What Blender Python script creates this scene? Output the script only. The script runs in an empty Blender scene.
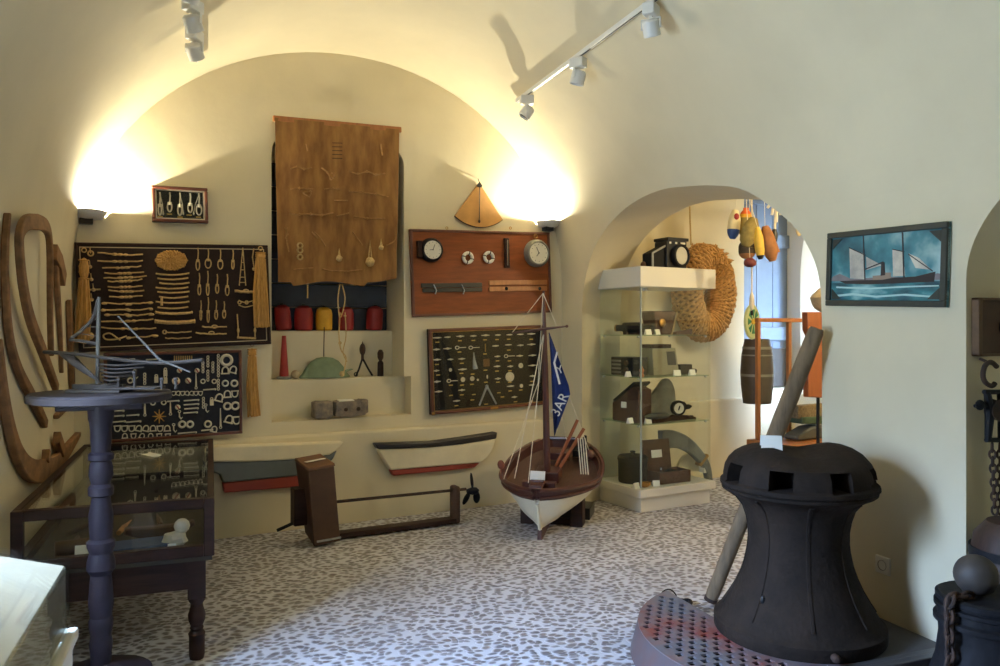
import bpy, bmesh, math, random
from mathutils import Vector, Matrix, Euler
random.seed(11)
PI = math.pi
SC = bpy.context.scene
COL = SC.collection

# ------------------------------------------------------------------ camera geometry
FPX, CX, HY, CAMH = 778.0, 500.0, 328.0, 1.5
YAW = math.atan(289 / 778)
FW = Vector((math.sin(YAW), math.cos(YAW)))
RT = Vector((math.cos(YAW), -math.sin(YAW)))
cam = bpy.data.cameras.new('camera'); cam.sensor_width = 36; cam.lens = FPX * 36 / 1000
cam.shift_y = -(333 - HY) / 1000; cam.clip_start = .05
co = bpy.data.objects.new('camera', cam); COL.objects.link(co)
co.location = (0, 0, CAMH); co.rotation_euler = (PI / 2, 0, -YAW)
SC.camera = co

def ray(u, v):
    d = FW + RT * ((u - CX) / FPX)
    return d, (HY - v) / FPX
def floor_pt(u, v, z=0.0):
    d, s = ray(u, v); k = (z - CAMH) / s
    return Vector((d.x * k, d.y * k, z))
def depth_pt(u, v, k):
    d, s = ray(u, v)
    return Vector((d.x * k, d.y * k, CAMH + s * k))

class Plane:
    """A vertical surface: local x runs right along it, y goes into it, z up."""
    def __init__(self, o, a):
        self.o = Vector(o); self.a = a
        self.x = Vector((math.cos(a), math.sin(a))); self.y = Vector((-math.sin(a), math.cos(a)))
    def uv(self, u, v, off=0.0):
        d, s = ray(u, v)
        k = (self.o.dot(self.y) + off) / d.dot(self.y)
        p = d * k
        return (p - self.o).dot(self.x), CAMH + s * k
    def w(self, x, z, y=0.0):
        p = self.o + self.x * x + self.y * y
        return Vector((p.x, p.y, z))
BACK = Plane((0, 5.93), math.atan(.143))
RIGHT = Plane((2.95, 0), -PI / 2)
LEFT = Plane((-.85, 0), PI / 2)
VIT = Plane((3.268, 5.515), math.radians(9))
JAMB = Plane((0, 2.363), 0)

# ------------------------------------------------------------------ materials
def lin(c):
    return tuple(((x / 255) / 12.92 if x / 255 <= .04045 else ((x / 255 + .055) / 1.055) ** 2.4) for x in c)
MATS = {}
def mat(name, c, rough=.6, metal=0.0, var=.0, scale=8.0, bump=.0, bscale=None, c2=None, stretch=None, spec=None, coat=0):
    if name in MATS: return MATS[name]
    m = bpy.data.materials.new(name); m.use_nodes = True
    nt = m.node_tree; b = nt.nodes['Principled BSDF']
    col = lin(c)
    b.inputs['Base Color'].default_value = (*col, 1)
    b.inputs['Roughness'].default_value = rough; b.inputs['Metallic'].default_value = metal
    if spec is not None: b.inputs['Specular IOR Level'].default_value = spec
    if coat: b.inputs['Coat Weight'].default_value = coat; b.inputs['Coat Roughness'].default_value = .15
    if var or bump or c2:
        tc = nt.nodes.new('ShaderNodeTexCoord'); mp = nt.nodes.new('ShaderNodeMapping')
        nt.links.new(tc.outputs['Object'], mp.inputs['Vector'])
        if stretch: mp.inputs['Scale'].default_value = stretch
        n = nt.nodes.new('ShaderNodeTexNoise'); n.inputs['Scale'].default_value = scale; n.inputs['Detail'].default_value = 6
        n.inputs['Roughness'].default_value = .6
        nt.links.new(mp.outputs[0], n.inputs['Vector'])
        if var or c2:
            r = nt.nodes.new('ShaderNodeValToRGB')
            lo = lin(c2) if c2 else tuple(x * (1 - var) for x in col)
            hi = col if c2 else tuple(min(1, x * (1 + var)) for x in col)
            r.color_ramp.elements[0].position = .35; r.color_ramp.elements[1].position = .65
            r.color_ramp.elements[0].color = (*lo, 1); r.color_ramp.elements[1].color = (*hi, 1)
            nt.links.new(n.outputs['Fac'], r.inputs[0]); nt.links.new(r.outputs[0], b.inputs['Base Color'])
        if bump:
            n2 = n
            if bscale:
                n2 = nt.nodes.new('ShaderNodeTexNoise'); n2.inputs['Scale'].default_value = bscale; n2.inputs['Detail'].default_value = 5
                nt.links.new(mp.outputs[0], n2.inputs['Vector'])
            bp = nt.nodes.new('ShaderNodeBump'); bp.inputs['Strength'].default_value = min(1, bump * 4); bp.inputs['Distance'].default_value = .02
            nt.links.new(n2.outputs['Fac'], bp.inputs['Height']); nt.links.new(bp.outputs[0], b.inputs['Normal'])
    MATS[name] = m
    return m
def glass_mat(name, tint, base=.03, rough=.0, k=.85):
    m = bpy.data.materials.new(name); m.use_nodes = True; nt = m.node_tree
    nt.nodes.remove(nt.nodes['Principled BSDF']); out = nt.nodes['Material Output']
    tr = nt.nodes.new('ShaderNodeBsdfTransparent'); tr.inputs[0].default_value = (*tint, 1)
    gl = nt.nodes.new('ShaderNodeBsdfGlossy'); gl.inputs['Roughness'].default_value = rough; gl.inputs['Color'].default_value = (.9, .95, .95, 1)
    lw = nt.nodes.new('ShaderNodeLayerWeight'); lw.inputs[0].default_value = .5
    p = nt.nodes.new('ShaderNodeMath'); p.operation = 'POWER'; p.inputs[1].default_value = 5
    ma = nt.nodes.new('ShaderNodeMath'); ma.operation = 'MULTIPLY_ADD'; ma.inputs[1].default_value = k; ma.inputs[2].default_value = base
    mx = nt.nodes.new('ShaderNodeMixShader')
    nt.links.new(lw.outputs['Facing'], p.inputs[0]); nt.links.new(p.outputs[0], ma.inputs[0]); nt.links.new(ma.outputs[0], mx.inputs[0])
    nt.links.new(tr.outputs[0], mx.inputs[1]); nt.links.new(gl.outputs[0], mx.inputs[2]); nt.links.new(mx.outputs[0], out.inputs[0])
    MATS[name] = m; return m

def floor_mat():
    m = bpy.data.materials.new('pebble_mosaic'); m.use_nodes = True; nt = m.node_tree; N = nt.nodes; L = nt.links
    b = N['Principled BSDF']
    tc = N.new('ShaderNodeTexCoord')
    nz = N.new('ShaderNodeTexNoise'); nz.inputs['Scale'].default_value = 5; nz.inputs['Detail'].default_value = 2
    L.new(tc.outputs['Object'], nz.inputs['Vector'])
    va = N.new('ShaderNodeVectorMath'); va.operation = 'MULTIPLY_ADD'; va.inputs[1].default_value = (.09, .09, 0)
    L.new(nz.outputs['Color'], va.inputs[0]); L.new(tc.outputs['Object'], va.inputs[2])
    v = N.new('ShaderNodeTexVoronoi'); v.inputs['Scale'].default_value = 27; v.feature = 'F1'; v.voronoi_dimensions = '2D'
    mp = N.new('ShaderNodeMapping'); mp.inputs['Scale'].default_value = (.82, 1.05, 1); mp.inputs['Rotation'].default_value = (0, 0, .5)
    L.new(va.outputs[0], mp.inputs[0]); L.new(mp.outputs[0], v.inputs['Vector'])
    sz = N.new('ShaderNodeSeparateColor'); L.new(v.outputs['Color'], sz.inputs[0])
    # pebble radius varies from stone to stone
    th = N.new('ShaderNodeMath'); th.operation = 'MULTIPLY_ADD'; th.inputs[1].default_value = .22; th.inputs[2].default_value = .25
    L.new(sz.outputs[0], th.inputs[0])
    df = N.new('ShaderNodeMath'); df.operation = 'SUBTRACT'; L.new(th.outputs[0], df.inputs[0]); L.new(v.outputs['Distance'], df.inputs[1])
    ms = N.new('ShaderNodeMapRange'); ms.inputs[1].default_value = -.17; ms.inputs[2].default_value = .13; L.new(df.outputs[0], ms.inputs[0])
    pr = N.new('ShaderNodeValToRGB'); e = pr.color_ramp.elements
    e[0].color = (*lin((104, 98, 100)), 1); e[1].color = (*lin((150, 144, 146)), 1); e[0].position = 0; e[1].position = 1
    x = e.new(.45); x.color = (*lin((128, 119, 116)), 1)
    x = e.new(.7); x.color = (*lin((112, 110, 116)), 1)
    L.new(sz.outputs[1], pr.inputs[0])
    n3 = N.new('ShaderNodeTexNoise'); n3.inputs['Scale'].default_value = 1.7; n3.inputs['Detail'].default_value = 5; L.new(tc.outputs['Object'], n3.inputs['Vector'])
    gr = N.new('ShaderNodeValToRGB'); gr.color_ramp.elements[0].position = .3; gr.color_ramp.elements[1].position = .7
    gr.color_ramp.elements[0].color = (*lin((178, 178, 184)), 1); gr.color_ramp.elements[1].color = (*lin((204, 204, 212)), 1)
    L.new(n3.outputs['Fac'], gr.inputs[0])
    mx = N.new('ShaderNodeMix'); mx.data_type = 'RGBA'
    L.new(ms.outputs[0], mx.inputs['Factor']); L.new(gr.outputs[0], mx.inputs['A']); L.new(pr.outputs[0], mx.inputs['B'])
    L.new(mx.outputs['Result'], b.inputs['Base Color'])
    b.inputs['Roughness'].default_value = .62
    bp = N.new('ShaderNodeBump'); bp.inputs['Strength'].default_value = .5; bp.inputs['Distance'].default_value = .012
    L.new(ms.outputs[0], bp.inputs['Height']); L.new(bp.outputs[0], b.inputs['Normal'])
    return m

PLASTER = mat('plaster', (214, 203, 174), .85, var=.04, scale=1.6, bump=.05, bscale=4.5)
PLASTER2 = mat('plaster_side', (212, 198, 156), .85, var=.03, scale=2, bump=.03, bscale=5)
DARKWOOD = mat('dark_wood', (46, 27, 21), .55, var=.3, scale=6, stretch=(1, 1, 8), spec=.25)
MAHOG = mat('mahogany', (124, 64, 30), .5, var=.18, scale=5, stretch=(1, 4, 9), spec=.3)
FRAMEWOOD = mat('frame_wood', (88, 44, 28), .4, var=.2, scale=10, coat=.3)
OAK = mat('weathered_oak', (146, 106, 66), .7, var=.25, scale=7, stretch=(4, 4, 1.2), bump=.03)
RIBWOOD = mat('rib_wood', (128, 92, 58), .75, var=.3, scale=9, stretch=(1, 2, 2), bump=.04)
GREYWOOD = mat('grey_wood', (116, 97, 74), .85, var=.25, scale=12, stretch=(3, 3, .5), bump=.05)
PINE = mat('varnished_pine', (158, 98, 50), .4, var=.15, scale=6, stretch=(6, 6, 1), coat=.3)
BROWNBOX = mat('brown_painted_wood', (74, 50, 36), .65, var=.15, scale=8, bump=.02)
BLACKCLOTH = mat('brown_black_cloth', (38, 24, 22), .95, var=.15, scale=60)
DARKCLOTH = mat('dark_cloth', (22, 18, 18), .95, var=.15, scale=60)
NAVYCLOTH = mat('navy_cloth', (34, 38, 52), .95, var=.15, scale=60)
ROPE = mat('natural_rope', (190, 160, 108), .9, var=.2, scale=90, bump=.05)
HEMP = mat('golden_hemp', (182, 138, 76), .9, var=.25, scale=50, stretch=(4, 4, .4), bump=.05)
OLDROPE = mat('old_rope', (186, 142, 88), .95, var=.35, scale=40, bump=.08)
TWINE = mat('white_twine', (222, 212, 190), .9, var=.1, scale=60)
CANVAS = mat('tanned_canvas', (154, 112, 62), .95, c2=(118, 80, 42), scale=5, bump=.05, bscale=12, stretch=(2.2, 1, .6))
IRON = mat('cast_iron', (48, 39, 33), .8, metal=.0, c2=(36, 30, 26), scale=7, bump=.06, bscale=45, spec=.12)
BLACKIRON = mat('black_iron', (28, 28, 31), .6, metal=.1, var=.3, scale=14, bump=.05, spec=.2)
RUSTIRON = mat('rusty_iron', (76, 54, 42), .8, metal=.2, c2=(46, 38, 36), scale=16, bump=.06)
PLATE = None
WHITEMETAL = mat('white_enamel', (214, 214, 212), .4)
WHITEPAINT = mat('white_lacquer', (226, 222, 210), .45)
CARD = mat('white_card', (240, 238, 230), .8)
BONE = mat('bone_white', (216, 206, 184), .6, var=.08, scale=30)
BRASS = mat('aged_brass', (164, 128, 70), .4, metal=.8, var=.15, scale=20)
LABELY = mat('yellowed_label', (206, 172, 92), .8)
STEEL = mat('galvanised_steel', (178, 182, 186), .4, metal=.7, var=.15, scale=20)
CHROME = mat('chrome', (215, 215, 215), .12, metal=1)
BLUEPAINT = mat('slate_blue_paint', (36, 30, 38), .6, var=.15, scale=12, bump=.03, spec=.2)
DOORBLUE = mat('door_blue_paint', (100, 114, 134), .5, var=.08, scale=5, bump=.02)
NAVYFLAG = mat('navy_flag', (30, 50, 112), .9, var=.15, scale=30)
FLAGWHITE = mat('flag_white', (220, 222, 226), .9)
RED = mat('red_paint', (146, 28, 26), .5, var=.12, scale=14)
YELLOW = mat('yellow_paint', (212, 160, 38), .55, var=.1, scale=14)
HELMET = mat('sage_green_metal', (112, 128, 100), .6, var=.15, scale=12)
STONE = mat('grey_stone', (150, 134, 116), .9, c2=(98, 92, 88), scale=16, bump=.1)
PALESTONE = mat('pale_stone', (190, 172, 136), .85, c2=(150, 132, 100), scale=14, bump=.06)
DARKBLUE = mat('dark_shutter', (56, 62, 72), .7, var=.15, scale=6)
BLACK = mat('black_lacquer', (24, 24, 26), .4)
LEATHER = mat('brown_leather', (74, 46, 36), .6, var=.2, scale=20)
GREYMETAL = mat('grey_metal', (128, 126, 118), .55, metal=.3, var=.12, scale=14)
DIAL = mat('dial_face', (226, 222, 206), .35)
GLASS = glass_mat('clear_glass', (.962, .982, .98))
CASEGLASS = glass_mat('case_glass', (.97, .98, .975), .022)
FLOORM = floor_mat()

# ------------------------------------------------------------------ mesh builder
class MB:
    def __init__(s): s.bm = bmesh.new(); s.M = Matrix()
    def _add(s, vs, fs):
        v = [s.bm.verts.new(s.M @ Vector(p)) for p in vs]
        for f in fs:
            try: s.bm.faces.new([v[i] for i in f])
            except ValueError: pass
        return s
    def box(s, c, d, rot=None):
        R = (rot if isinstance(rot, Matrix) else Euler(rot).to_matrix()) if rot else Matrix.Identity(3)
        c = Vector(c); vs = [c + R @ Vector((x * d[0] / 2, y * d[1] / 2, z * d[2] / 2)) for x in (-1, 1) for y in (-1, 1) for z in (-1, 1)]
        return s._add(vs, [(0, 1, 3, 2), (4, 6, 7, 5), (0, 4, 5, 1), (2, 3, 7, 6), (0, 2, 6, 4), (1, 5, 7, 3)])
    def bb(s, a, b):
        return s.box([(a[i] + b[i]) / 2 for i in range(3)], [abs(b[i] - a[i]) for i in range(3)])
    def hexa(s, v8):   # bottom 4, top 4
        return s._add(v8, [(3, 2, 1, 0), (4, 5, 6, 7), (0, 1, 5, 4), (1, 2, 6, 5), (2, 3, 7, 6), (3, 0, 4, 7)])
    def tube(s, pts, r, n=8, closed=False, flat=1.0):
        pts = [Vector(p) for p in pts]; m = len(pts)
        rr = r if isinstance(r, (list, tuple)) else [r] * m
        vs = []; prev = None
        for i, p in enumerate(pts):
            a = pts[(i - 1) % m] if (closed or i > 0) else p
            b = pts[(i + 1) % m] if (closed or i < m - 1) else p
            t = (b - a)
            t = t.normalized() if t.length > 1e-9 else Vector((0, 0, 1))
            if prev is None:
                up = Vector((0, 0, 1)) if abs(t.z) < .9 else Vector((1, 0, 0))
                x = t.cross(up).normalized()
            else:
                x = (prev - t * prev.dot(t))
                x = x.normalized() if x.length > 1e-6 else t.orthogonal().normalized()
            prev = x; y = t.cross(x)
            for k in range(n):
                an = 2 * PI * k / n
                vs.append(p + (x * math.cos(an) + y * math.sin(an) * flat) * rr[i])
        fs = []
        for i in range(m if closed else m - 1):
            j = (i + 1) % m
            for k in range(n):
                l = (k + 1) % n
                fs.append((i * n + k, i * n + l, j * n + l, j * n + k))
        if not closed:
            fs.append(tuple(range(n - 1, -1, -1))); fs.append(tuple((m - 1) * n + k for k in range(n)))
        return s._add(vs, fs)
    def cyl(s, a, b, r, r2=None, n=20):
        return s.tube([a, b], [r, r if r2 is None else r2], n)
    def lathe(s, prof, n=40, c=(0, 0, 0), axis=None, a0=0, a1=2 * PI, fn=None):
        c = Vector(c); R = Vector((0, 0, 1)).rotation_difference(Vector(axis)).to_matrix() if axis else Matrix.Identity(3)
        full = abs(a1 - a0 - 2 * PI) < 1e-6; m = n if full else n + 1
        vs = []; rows = []
        for (r, z) in prof:
            if r < 1e-6:
                rows.append([len(vs)] * m); vs.append(c + R @ Vector((0, 0, z)))
            else:
                row = []
                for k in range(m):
                    an = a0 + (a1 - a0) * k / n
                    p = Vector((r * math.cos(an), r * math.sin(an), z))
                    if fn: p = fn(p, an)
                    row.append(len(vs)); vs.append(c + R @ p)
                rows.append(row)
        fs = []
        for i in range(len(rows) - 1):
            for k in range(n):
                l = (k + 1) % m
                f = [rows[i][k], rows[i][l], rows[i + 1][l], rows[i + 1][k]]
                g = []
                for q in f:
                    if q not in g: g.append(q)
                if len(g) > 2: fs.append(tuple(g))
        if full and prof[0] != prof[-1]:
            if prof[0][0] > 1e-6: fs.append(tuple(reversed(rows[0])))
            if prof[-1][0] > 1e-6: fs.append(tuple(rows[-1]))
        return s._add(vs, fs)
    def ball(s, c, r, n=16, rot=None, fn=None):
        r = (r, r, r) if not isinstance(r, (tuple, list)) else r
        R = Euler(rot).to_matrix() if rot else Matrix.Identity(3)
        c = Vector(c); m = n // 2; vs = [c + R @ Vector((0, 0, -r[2]))]
        for i in range(1, m):
            ph = -PI / 2 + PI * i / m
            for k in range(n):
                an = 2 * PI * k / n
                p = Vector((math.cos(ph) * math.cos(an), math.cos(ph) * math.sin(an), math.sin(ph)))
                q = Vector((p.x * r[0], p.y * r[1], p.z * r[2]))
                if fn: q = fn(q, p)
                vs.append(c + R @ q)
        vs.append(c + R @ Vector((0, 0, r[2]))); L = len(vs) - 1; fs = []
        for k in range(n):
            l = (k + 1) % n
            fs.append((0, 1 + l, 1 + k)); fs.append((L, 1 + (m - 2) * n + k, 1 + (m - 2) * n + l))
            for i in range(m - 2):
                fs.append((1 + i * n + k, 1 + i * n + l, 1 + (i + 1) * n + l, 1 + (i + 1) * n + k))
        return s._add(vs, fs)
    def prism(s, poly, y0, y1):      # polygon in xz, extruded along y
        n = len(poly)
        vs = [(p[0], y0, p[1]) for p in poly] + [(p[0], y1, p[1]) for p in poly]
        fs = [tuple(range(n)), tuple(range(2 * n - 1, n - 1, -1))] + [(i, n + i, n + (i + 1) % n, (i + 1) % n) for i in range(n)]
        return s._add(vs, fs)
    def strip(s, pts, ws, y0, y1):   # a curved plank in xz of varying width, extruded along y
        pts = [Vector(p) for p in pts]; n = len(pts); vs = []
        for i, p in enumerate(pts):
            t = (pts[min(i + 1, n - 1)] - pts[max(i - 1, 0)]).normalized(); q = Vector((-t.y, t.x))
            w = ws[i] if isinstance(ws, (list, tuple)) else ws
            a, b = p + q * w / 2, p - q * w / 2
            vs += [(a.x, y0, a.y), (b.x, y0, b.y), (b.x, y1, b.y), (a.x, y1, a.y)]
        fs = [(0, 1, 2, 3), (4 * n - 1, 4 * n - 2, 4 * n - 3, 4 * n - 4)]
        for i in range(n - 1):
            a = 4 * i; b = a + 4
            for k in range(4):
                fs.append((a + k, b + k, b + (k + 1) % 4, a + (k + 1) % 4))
        return s._add(vs, fs)
    def torus(s, c, R, r, n=24, k=8, axis=(0, 1, 0), sx=1.0, sz=1.0):
        Q = Vector((0, 0, 1)).rotation_difference(Vector(axis)).to_matrix()
        return s.tube([Vector(c) + Q @ Vector((R * sx * math.cos(2 * PI * i / n), R * sz * math.sin(2 * PI * i / n), 0)) for i in range(n)], r, k, closed=True)
    def make(s, name, m, parent=None, smooth=True, bevel=0, loc=None, rotz=None, seg=2, angle=35):
        bmesh.ops.recalc_face_normals(s.bm, faces=s.bm.faces[:])
        me = bpy.data.meshes.new(name); s.bm.to_mesh(me); s.bm.free()
        o = bpy.data.objects.new(name, me); COL.objects.link(o)
        me.materials.append(m)
        if smooth:
            for p in me.polygons: p.use_smooth = True
            me.set_sharp_from_angle(angle=math.radians(angle))
        if parent is not None: o.parent = parent
        if loc is not None: o.location = loc
        if rotz is not None: o.rotation_euler = (0, 0, rotz)
        if bevel:
            b = o.modifiers.new('edge', 'BEVEL'); b.width = bevel; b.segments = seg; b.limit_method = 'ANGLE'; b.angle_limit = math.radians(40)
        return o

def tag(o, label, cat, group=None):
    o['label'] = label; o['category'] = cat
    if group: o['group'] = group
    return o
def thing(name, label, cat, loc=(0, 0, 0), rotz=0, group=None, rot=None):
    o = bpy.data.objects.new(name, None); o.empty_display_size = .05; COL.objects.link(o)
    o.location = loc; o.rotation_euler = rot if rot else (0, 0, rotz)
    return tag(o, label, cat, group)
def structure(o): o['kind'] = 'structure'; return o
def copy_thing(o, loc, rotz=None, label=None):
    r = o.copy(); COL.objects.link(r); r.location = loc
    if rotz is not None: r.rotation_euler.z = rotz
    if label: r['label'] = label
    for ch in list(o.children):
        c = ch.copy(); COL.objects.link(c); c.parent = r
        for g in ch.children:
            d = g.copy(); COL.objects.link(d); d.parent = c
    return r
def lerp(a, b, t): return a + (b - a) * t
def spline(pts, n=6, closed=False):
    pts = [Vector(p) for p in pts]; m = len(pts); out = []
    for i in range(m if closed else m - 1):
        g = (lambda j: pts[j % m]) if closed else (lambda j: pts[max(0, min(m - 1, j))])
        p0, p1, p2, p3 = g(i - 1), g(i), g(i + 1), g(i + 2)
        for k in range(n):
            t = k / n
            out.append(.5 * ((2 * p1) + (p2 - p0) * t + (2 * p0 - 5 * p1 + 4 * p2 - p3) * t * t + (3 * p1 - p0 - 3 * p2 + p3) * t ** 3))
    if not closed: out.append(pts[-1])
    return out
def apply_mods(o):
    bpy.context.view_layer.update()
    dg = bpy.context.evaluated_depsgraph_get()
    me = bpy.data.meshes.new_from_object(o.evaluated_get(dg))
    o.modifiers.clear(); o.data = me
def cut(o, cutters, kill=True):
    for c in cutters:
        b = o.modifiers.new('cut', 'BOOLEAN'); b.operation = 'DIFFERENCE'; b.solver = 'EXACT'; b.object = c
    apply_mods(o)
def kill(*os):
    for c in os: bpy.data.objects.remove(c, do_unlink=True)
def smooth(o, ang=35):
    for p in o.data.polygons: p.use_smooth = True
    o.data.set_sharp_from_angle(angle=math.radians(ang))
def text_mesh(txt, size, depth):
    cu = bpy.data.curves.new('t', 'FONT'); cu.body = txt; cu.size = size; cu.extrude = depth; cu.align_x = 'CENTER'; cu.align_y = 'CENTER'
    o = bpy.data.objects.new('t', cu); COL.objects.link(o)
    bpy.context.view_layer.update()
    me = bpy.data.meshes.new_from_object(o.evaluated_get(bpy.context.evaluated_depsgraph_get()))
    bpy.data.objects.remove(o); bpy.data.curves.remove(cu)
    return me
SKY_STRENGTH = 70.0; LAMP_L = 154.0; LAMP_R = 188.0; SIDE_FILL = 95.0; EXPOSURE = 0.0
BOAT_YAW = -.62; BOAT_PITCH = .19; BOAT_LEN = .88; BOAT_MAST = 1.36
# ================================================================== THE ROOM
# floor
fl = MB().bb((-1.5, -2.2, -.1), (6.6, 7.2, 0)).make('floor', FLOORM, smooth=False); structure(fl)
# barrel vault and side walls
VC, VA, VZ, VB = 1.05, 1.9, 1.9, 1.72
def vault(n, k=0.0):
    return [(VC + (VA + k) * math.cos(PI * i / n), VZ + (VB + k) * math.sin(PI * i / n)) for i in range(n + 1)]
inn = vault(48); out = vault(48, .55)
m = MB(); Y0, Y1 = -1.8, 7.1
nn = len(inn); vs = []
for y in (Y0, Y1):
    vs += [(x, y, z) for x, z in inn] + [(x, y, z) for x, z in out]
fs = []
for i in range(nn - 1):
    a = i; b = i + 1; A = nn + i; B = nn + i + 1; o2 = 2 * nn
    fs += [(a, b, b + o2, a + o2), (A, A + o2, B + o2, B), (a, A, B, b), (a + o2, b + o2, B + o2, A + o2)]
fs += [(0, o2, o2 + nn, nn), (nn - 1, 2 * nn - 1, o2 + 2 * nn - 1, o2 + nn - 1)]
m._add(vs, fs); ceil = m.make('ceiling', PLASTER); structure(ceil)
wr = structure(MB().bb((2.95, Y0, -.05), (3.5, Y1, VZ)).make('wall_right', PLASTER))
wl = structure(MB().bb((-1.4, Y0, -.05), (-.85, Y1, VZ)).make('wall_left', PLASTER))
wf = structure(MB().bb((-1.4, -2.0, -.05), (3.6, -1.8, 4.2)).make('wall_front', PLASTER))
# cutters
prof = [(3.179, -.1), (3.179, 1.25), (3.18, 1.55), (3.195, 1.735), (3.255, 1.89), (3.40, 2.065), (3.74, 2.288), (4.03, 2.368), (4.32, 2.41), (4.6, 2.435), (4.9, 2.42), (5.2, 2.365),
        (5.48, 2.27), (5.7, 2.14), (5.84, 1.99), (5.915, 1.83), (5.944, 1.65), (5.944, 1.3), (5.944, -.1)]
cr = [Vector((a, b)) for a, b in prof[2:-2]]
pf = [Vector(prof[0]), Vector(prof[1])] + spline(cr, 4) + [Vector(prof[-2]), Vector(prof[-1])]
def ycut(poly, x0, x1, slope=0.0, xr=2.95):
    n = len(poly)
    vs = [(x, p[0] + slope * (x - xr), p[1]) for x in (x0, x1) for p in poly]
    fs = [tuple(range(n)), tuple(range(2 * n - 1, n - 1, -1))] + [(i, n + i, n + (i + 1) % n, (i + 1) % n) for i in range(n)]
    return MB()._add(vs, fs).make('cutter', PLASTER, smooth=False)
c1 = ycut(pf, 2.2, 4.4, .6)
p2 = [(.863, -.1), (.863, 1.70)] + [(1.613 - .75 * math.cos(PI * i / 40), 1.70 + .52 * math.sin(PI * i / 40)) for i in range(1, 40)] + [(2.363, 1.70), (2.363, -.1)]
c2 = ycut(p2, 2.2, 4.0)
c3 = ycut([(2.10, .85), (2.10, 2.45), (2.88, 2.45), (2.88, .85)], -2, -.3)
cut(ceil, [c1, c2, c3]); cut(wr, [c1, c2]); cut(wl, [c3])
for o in (ceil, wr): smooth(o, 30)
kill(c1, c2, c3)
structure(MB().bb((3.5, .5, -.05), (3.62, 2.75, 2.9)).make('wall_alcove', PLASTER2))
# back wall with its stepped niche, in the wall's own frame
NL, _ = BACK.uv(271.5, 300); NR, _ = BACK.uv(404, 250); _, NTOP = BACK.uv(330, 138); NB = .80
def rounded(l, r, b, t, rad, n=8):
    p = [(l, b), (r, b)]
    p += [(r - rad + rad * math.cos(PI / 2 * i / n), t - rad + rad * math.sin(PI / 2 * i / n)) for i in range(n + 1)]
    p += [(l + rad - rad * math.sin(PI / 2 * i / n), t - rad + rad * math.cos(PI / 2 * i / n)) for i in range(n + 1)]
    return p
wb = MB().bb((-1.6, 0, -.05), (7.2, .7, 4.4)).make('wall_back', PLASTER, loc=(0, 5.93, 0), rotz=BACK.a)
cn = MB().prism(rounded(NL, NR, NB, NTOP, .16), -.2, .42).make('cutter', PLASTER, loc=(0, 5.93, 0), rotz=BACK.a)
NR2, _ = BACK.uv(411, 400)
cn2 = MB().bb((NL, -.2, NB), (NR2, .14, 1.11)).make('cutter', PLASTER, loc=(0, 5.93, 0), rotz=BACK.a)
DL, _ = BACK.uv(744, 300); DR, _ = BACK.uv(793, 300)
cd = MB().bb((DL, -.2, .86), (DR + .06, .14, 3.0)).make('cutter', PLASTER, loc=(0, 5.93, 0), rotz=BACK.a)
cut(wb, [cn, cn2, cd]); kill(cn, cn2, cd); structure(wb); smooth(wb, 30)
# niche steps (window sill built as two steps)
st = MB().bb((NL - .01, .14, NB - .01), (NR + .01, .43, 1.105)); st.bb((NL - .01, .27, 1.1), (NR + .01, .43, 1.478))
structure(st.make('trim_2', PLASTER, loc=(0, 5.93, 0), rotz=BACK.a, bevel=.012))
# dark boarded shutter closing the niche
sh = MB()
for i in range(7): sh.bb((NL + .01, .37, 1.48 + i * .19), (NR - .01, .4, 1.662 + i * .19))
structure(sh.make('window_1', DARKBLUE, loc=(0, 5.93, 0), rotz=BACK.a, bevel=.006))
# thicker foot of the wall
structure(MB().bb((-1.0, -.055, -.02), (3.32, .02, .70)).make('trim_1', PLASTER, loc=(0, 5.93, 0), rotz=BACK.a, bevel=.018, seg=3))
structure(MB().bb((3.45, -.055, -.02), (6.3, .02, .78)).make('trim_3', PLASTER, loc=(0, 5.93, 0), rotz=BACK.a, bevel=.018, seg=3))
# side room beyond the arch
ws = structure(MB().bb((5.86, 2.4, -.05), (6.4, 7.3, 3.3)).make('wall_side_room_right', WHITEPAINT))
ap = [(6.25, .8)] + [(6.475 + .225 * math.cos(PI - PI * i / 16), 1.95 + .75 * math.sin(PI * i / 16)) for i in range(17)] + [(6.70, .8)]
cw = MB(); nA = len(ap); vs = [(5.80, p[0], p[1]) for p in ap] + [(6.5, p[0] - .84, p[1]) for p in ap]
cw._add(vs, [tuple(range(nA)), tuple(range(2 * nA - 1, nA - 1, -1))] + [(i, nA + i, nA + (i + 1) % nA, (i + 1) % nA) for i in range(nA)]); cw = cw.make('cutter', PLASTER, smooth=False); cut(ws, [cw]); kill(cw); smooth(ws, 30)
structure(MB().bb((3.3, 2.3, -.05), (6.4, 2.6, 3.3)).make('wall_side_room_front', PLASTER2))
structure(MB().bb((3.2, 2.3, 3.0), (6.4, 7.4, 3.3)).make('ceiling_side_room', PLASTER2))
# blue boarded door/shutter of the side room
dr = bpy.data.objects.new('door_1', None); COL.objects.link(dr); dr.location = (0, 5.93, 0); dr.rotation_euler = (0, 0, BACK.a); structure(dr)
m = MB(); w = (DR - DL) / 3
for i in range(3): m.bb((DL + i * w + .002, .06, .87), (DL + (i + 1) * w - .002, .09, 2.98))
m.make('board_panel', DOORBLUE, dr, bevel=.004)
for z in (2.36, 1.37, 2.8):
    MB().bb((DL + .005, .025, z), (DR - .005, .06, z + .14)).make('batten', DOORBLUE, dr, bevel=.006)
MB().bb((DL + .01, .03, .87), (DR - .01, .058, 1.28)).make('lower_panel', mat('dark_panel', (50, 44, 42), .4, var=.1), dr, bevel=.006)
m = MB(); m.bb((DL + .17, -.005, 1.1), (DL + .22, .03, 1.36)); m.cyl((DL + .195, -.01, 1.3), (DL + .195, -.06, 1.3), .02)
m.make('lock', BLACKIRON, dr)
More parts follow.
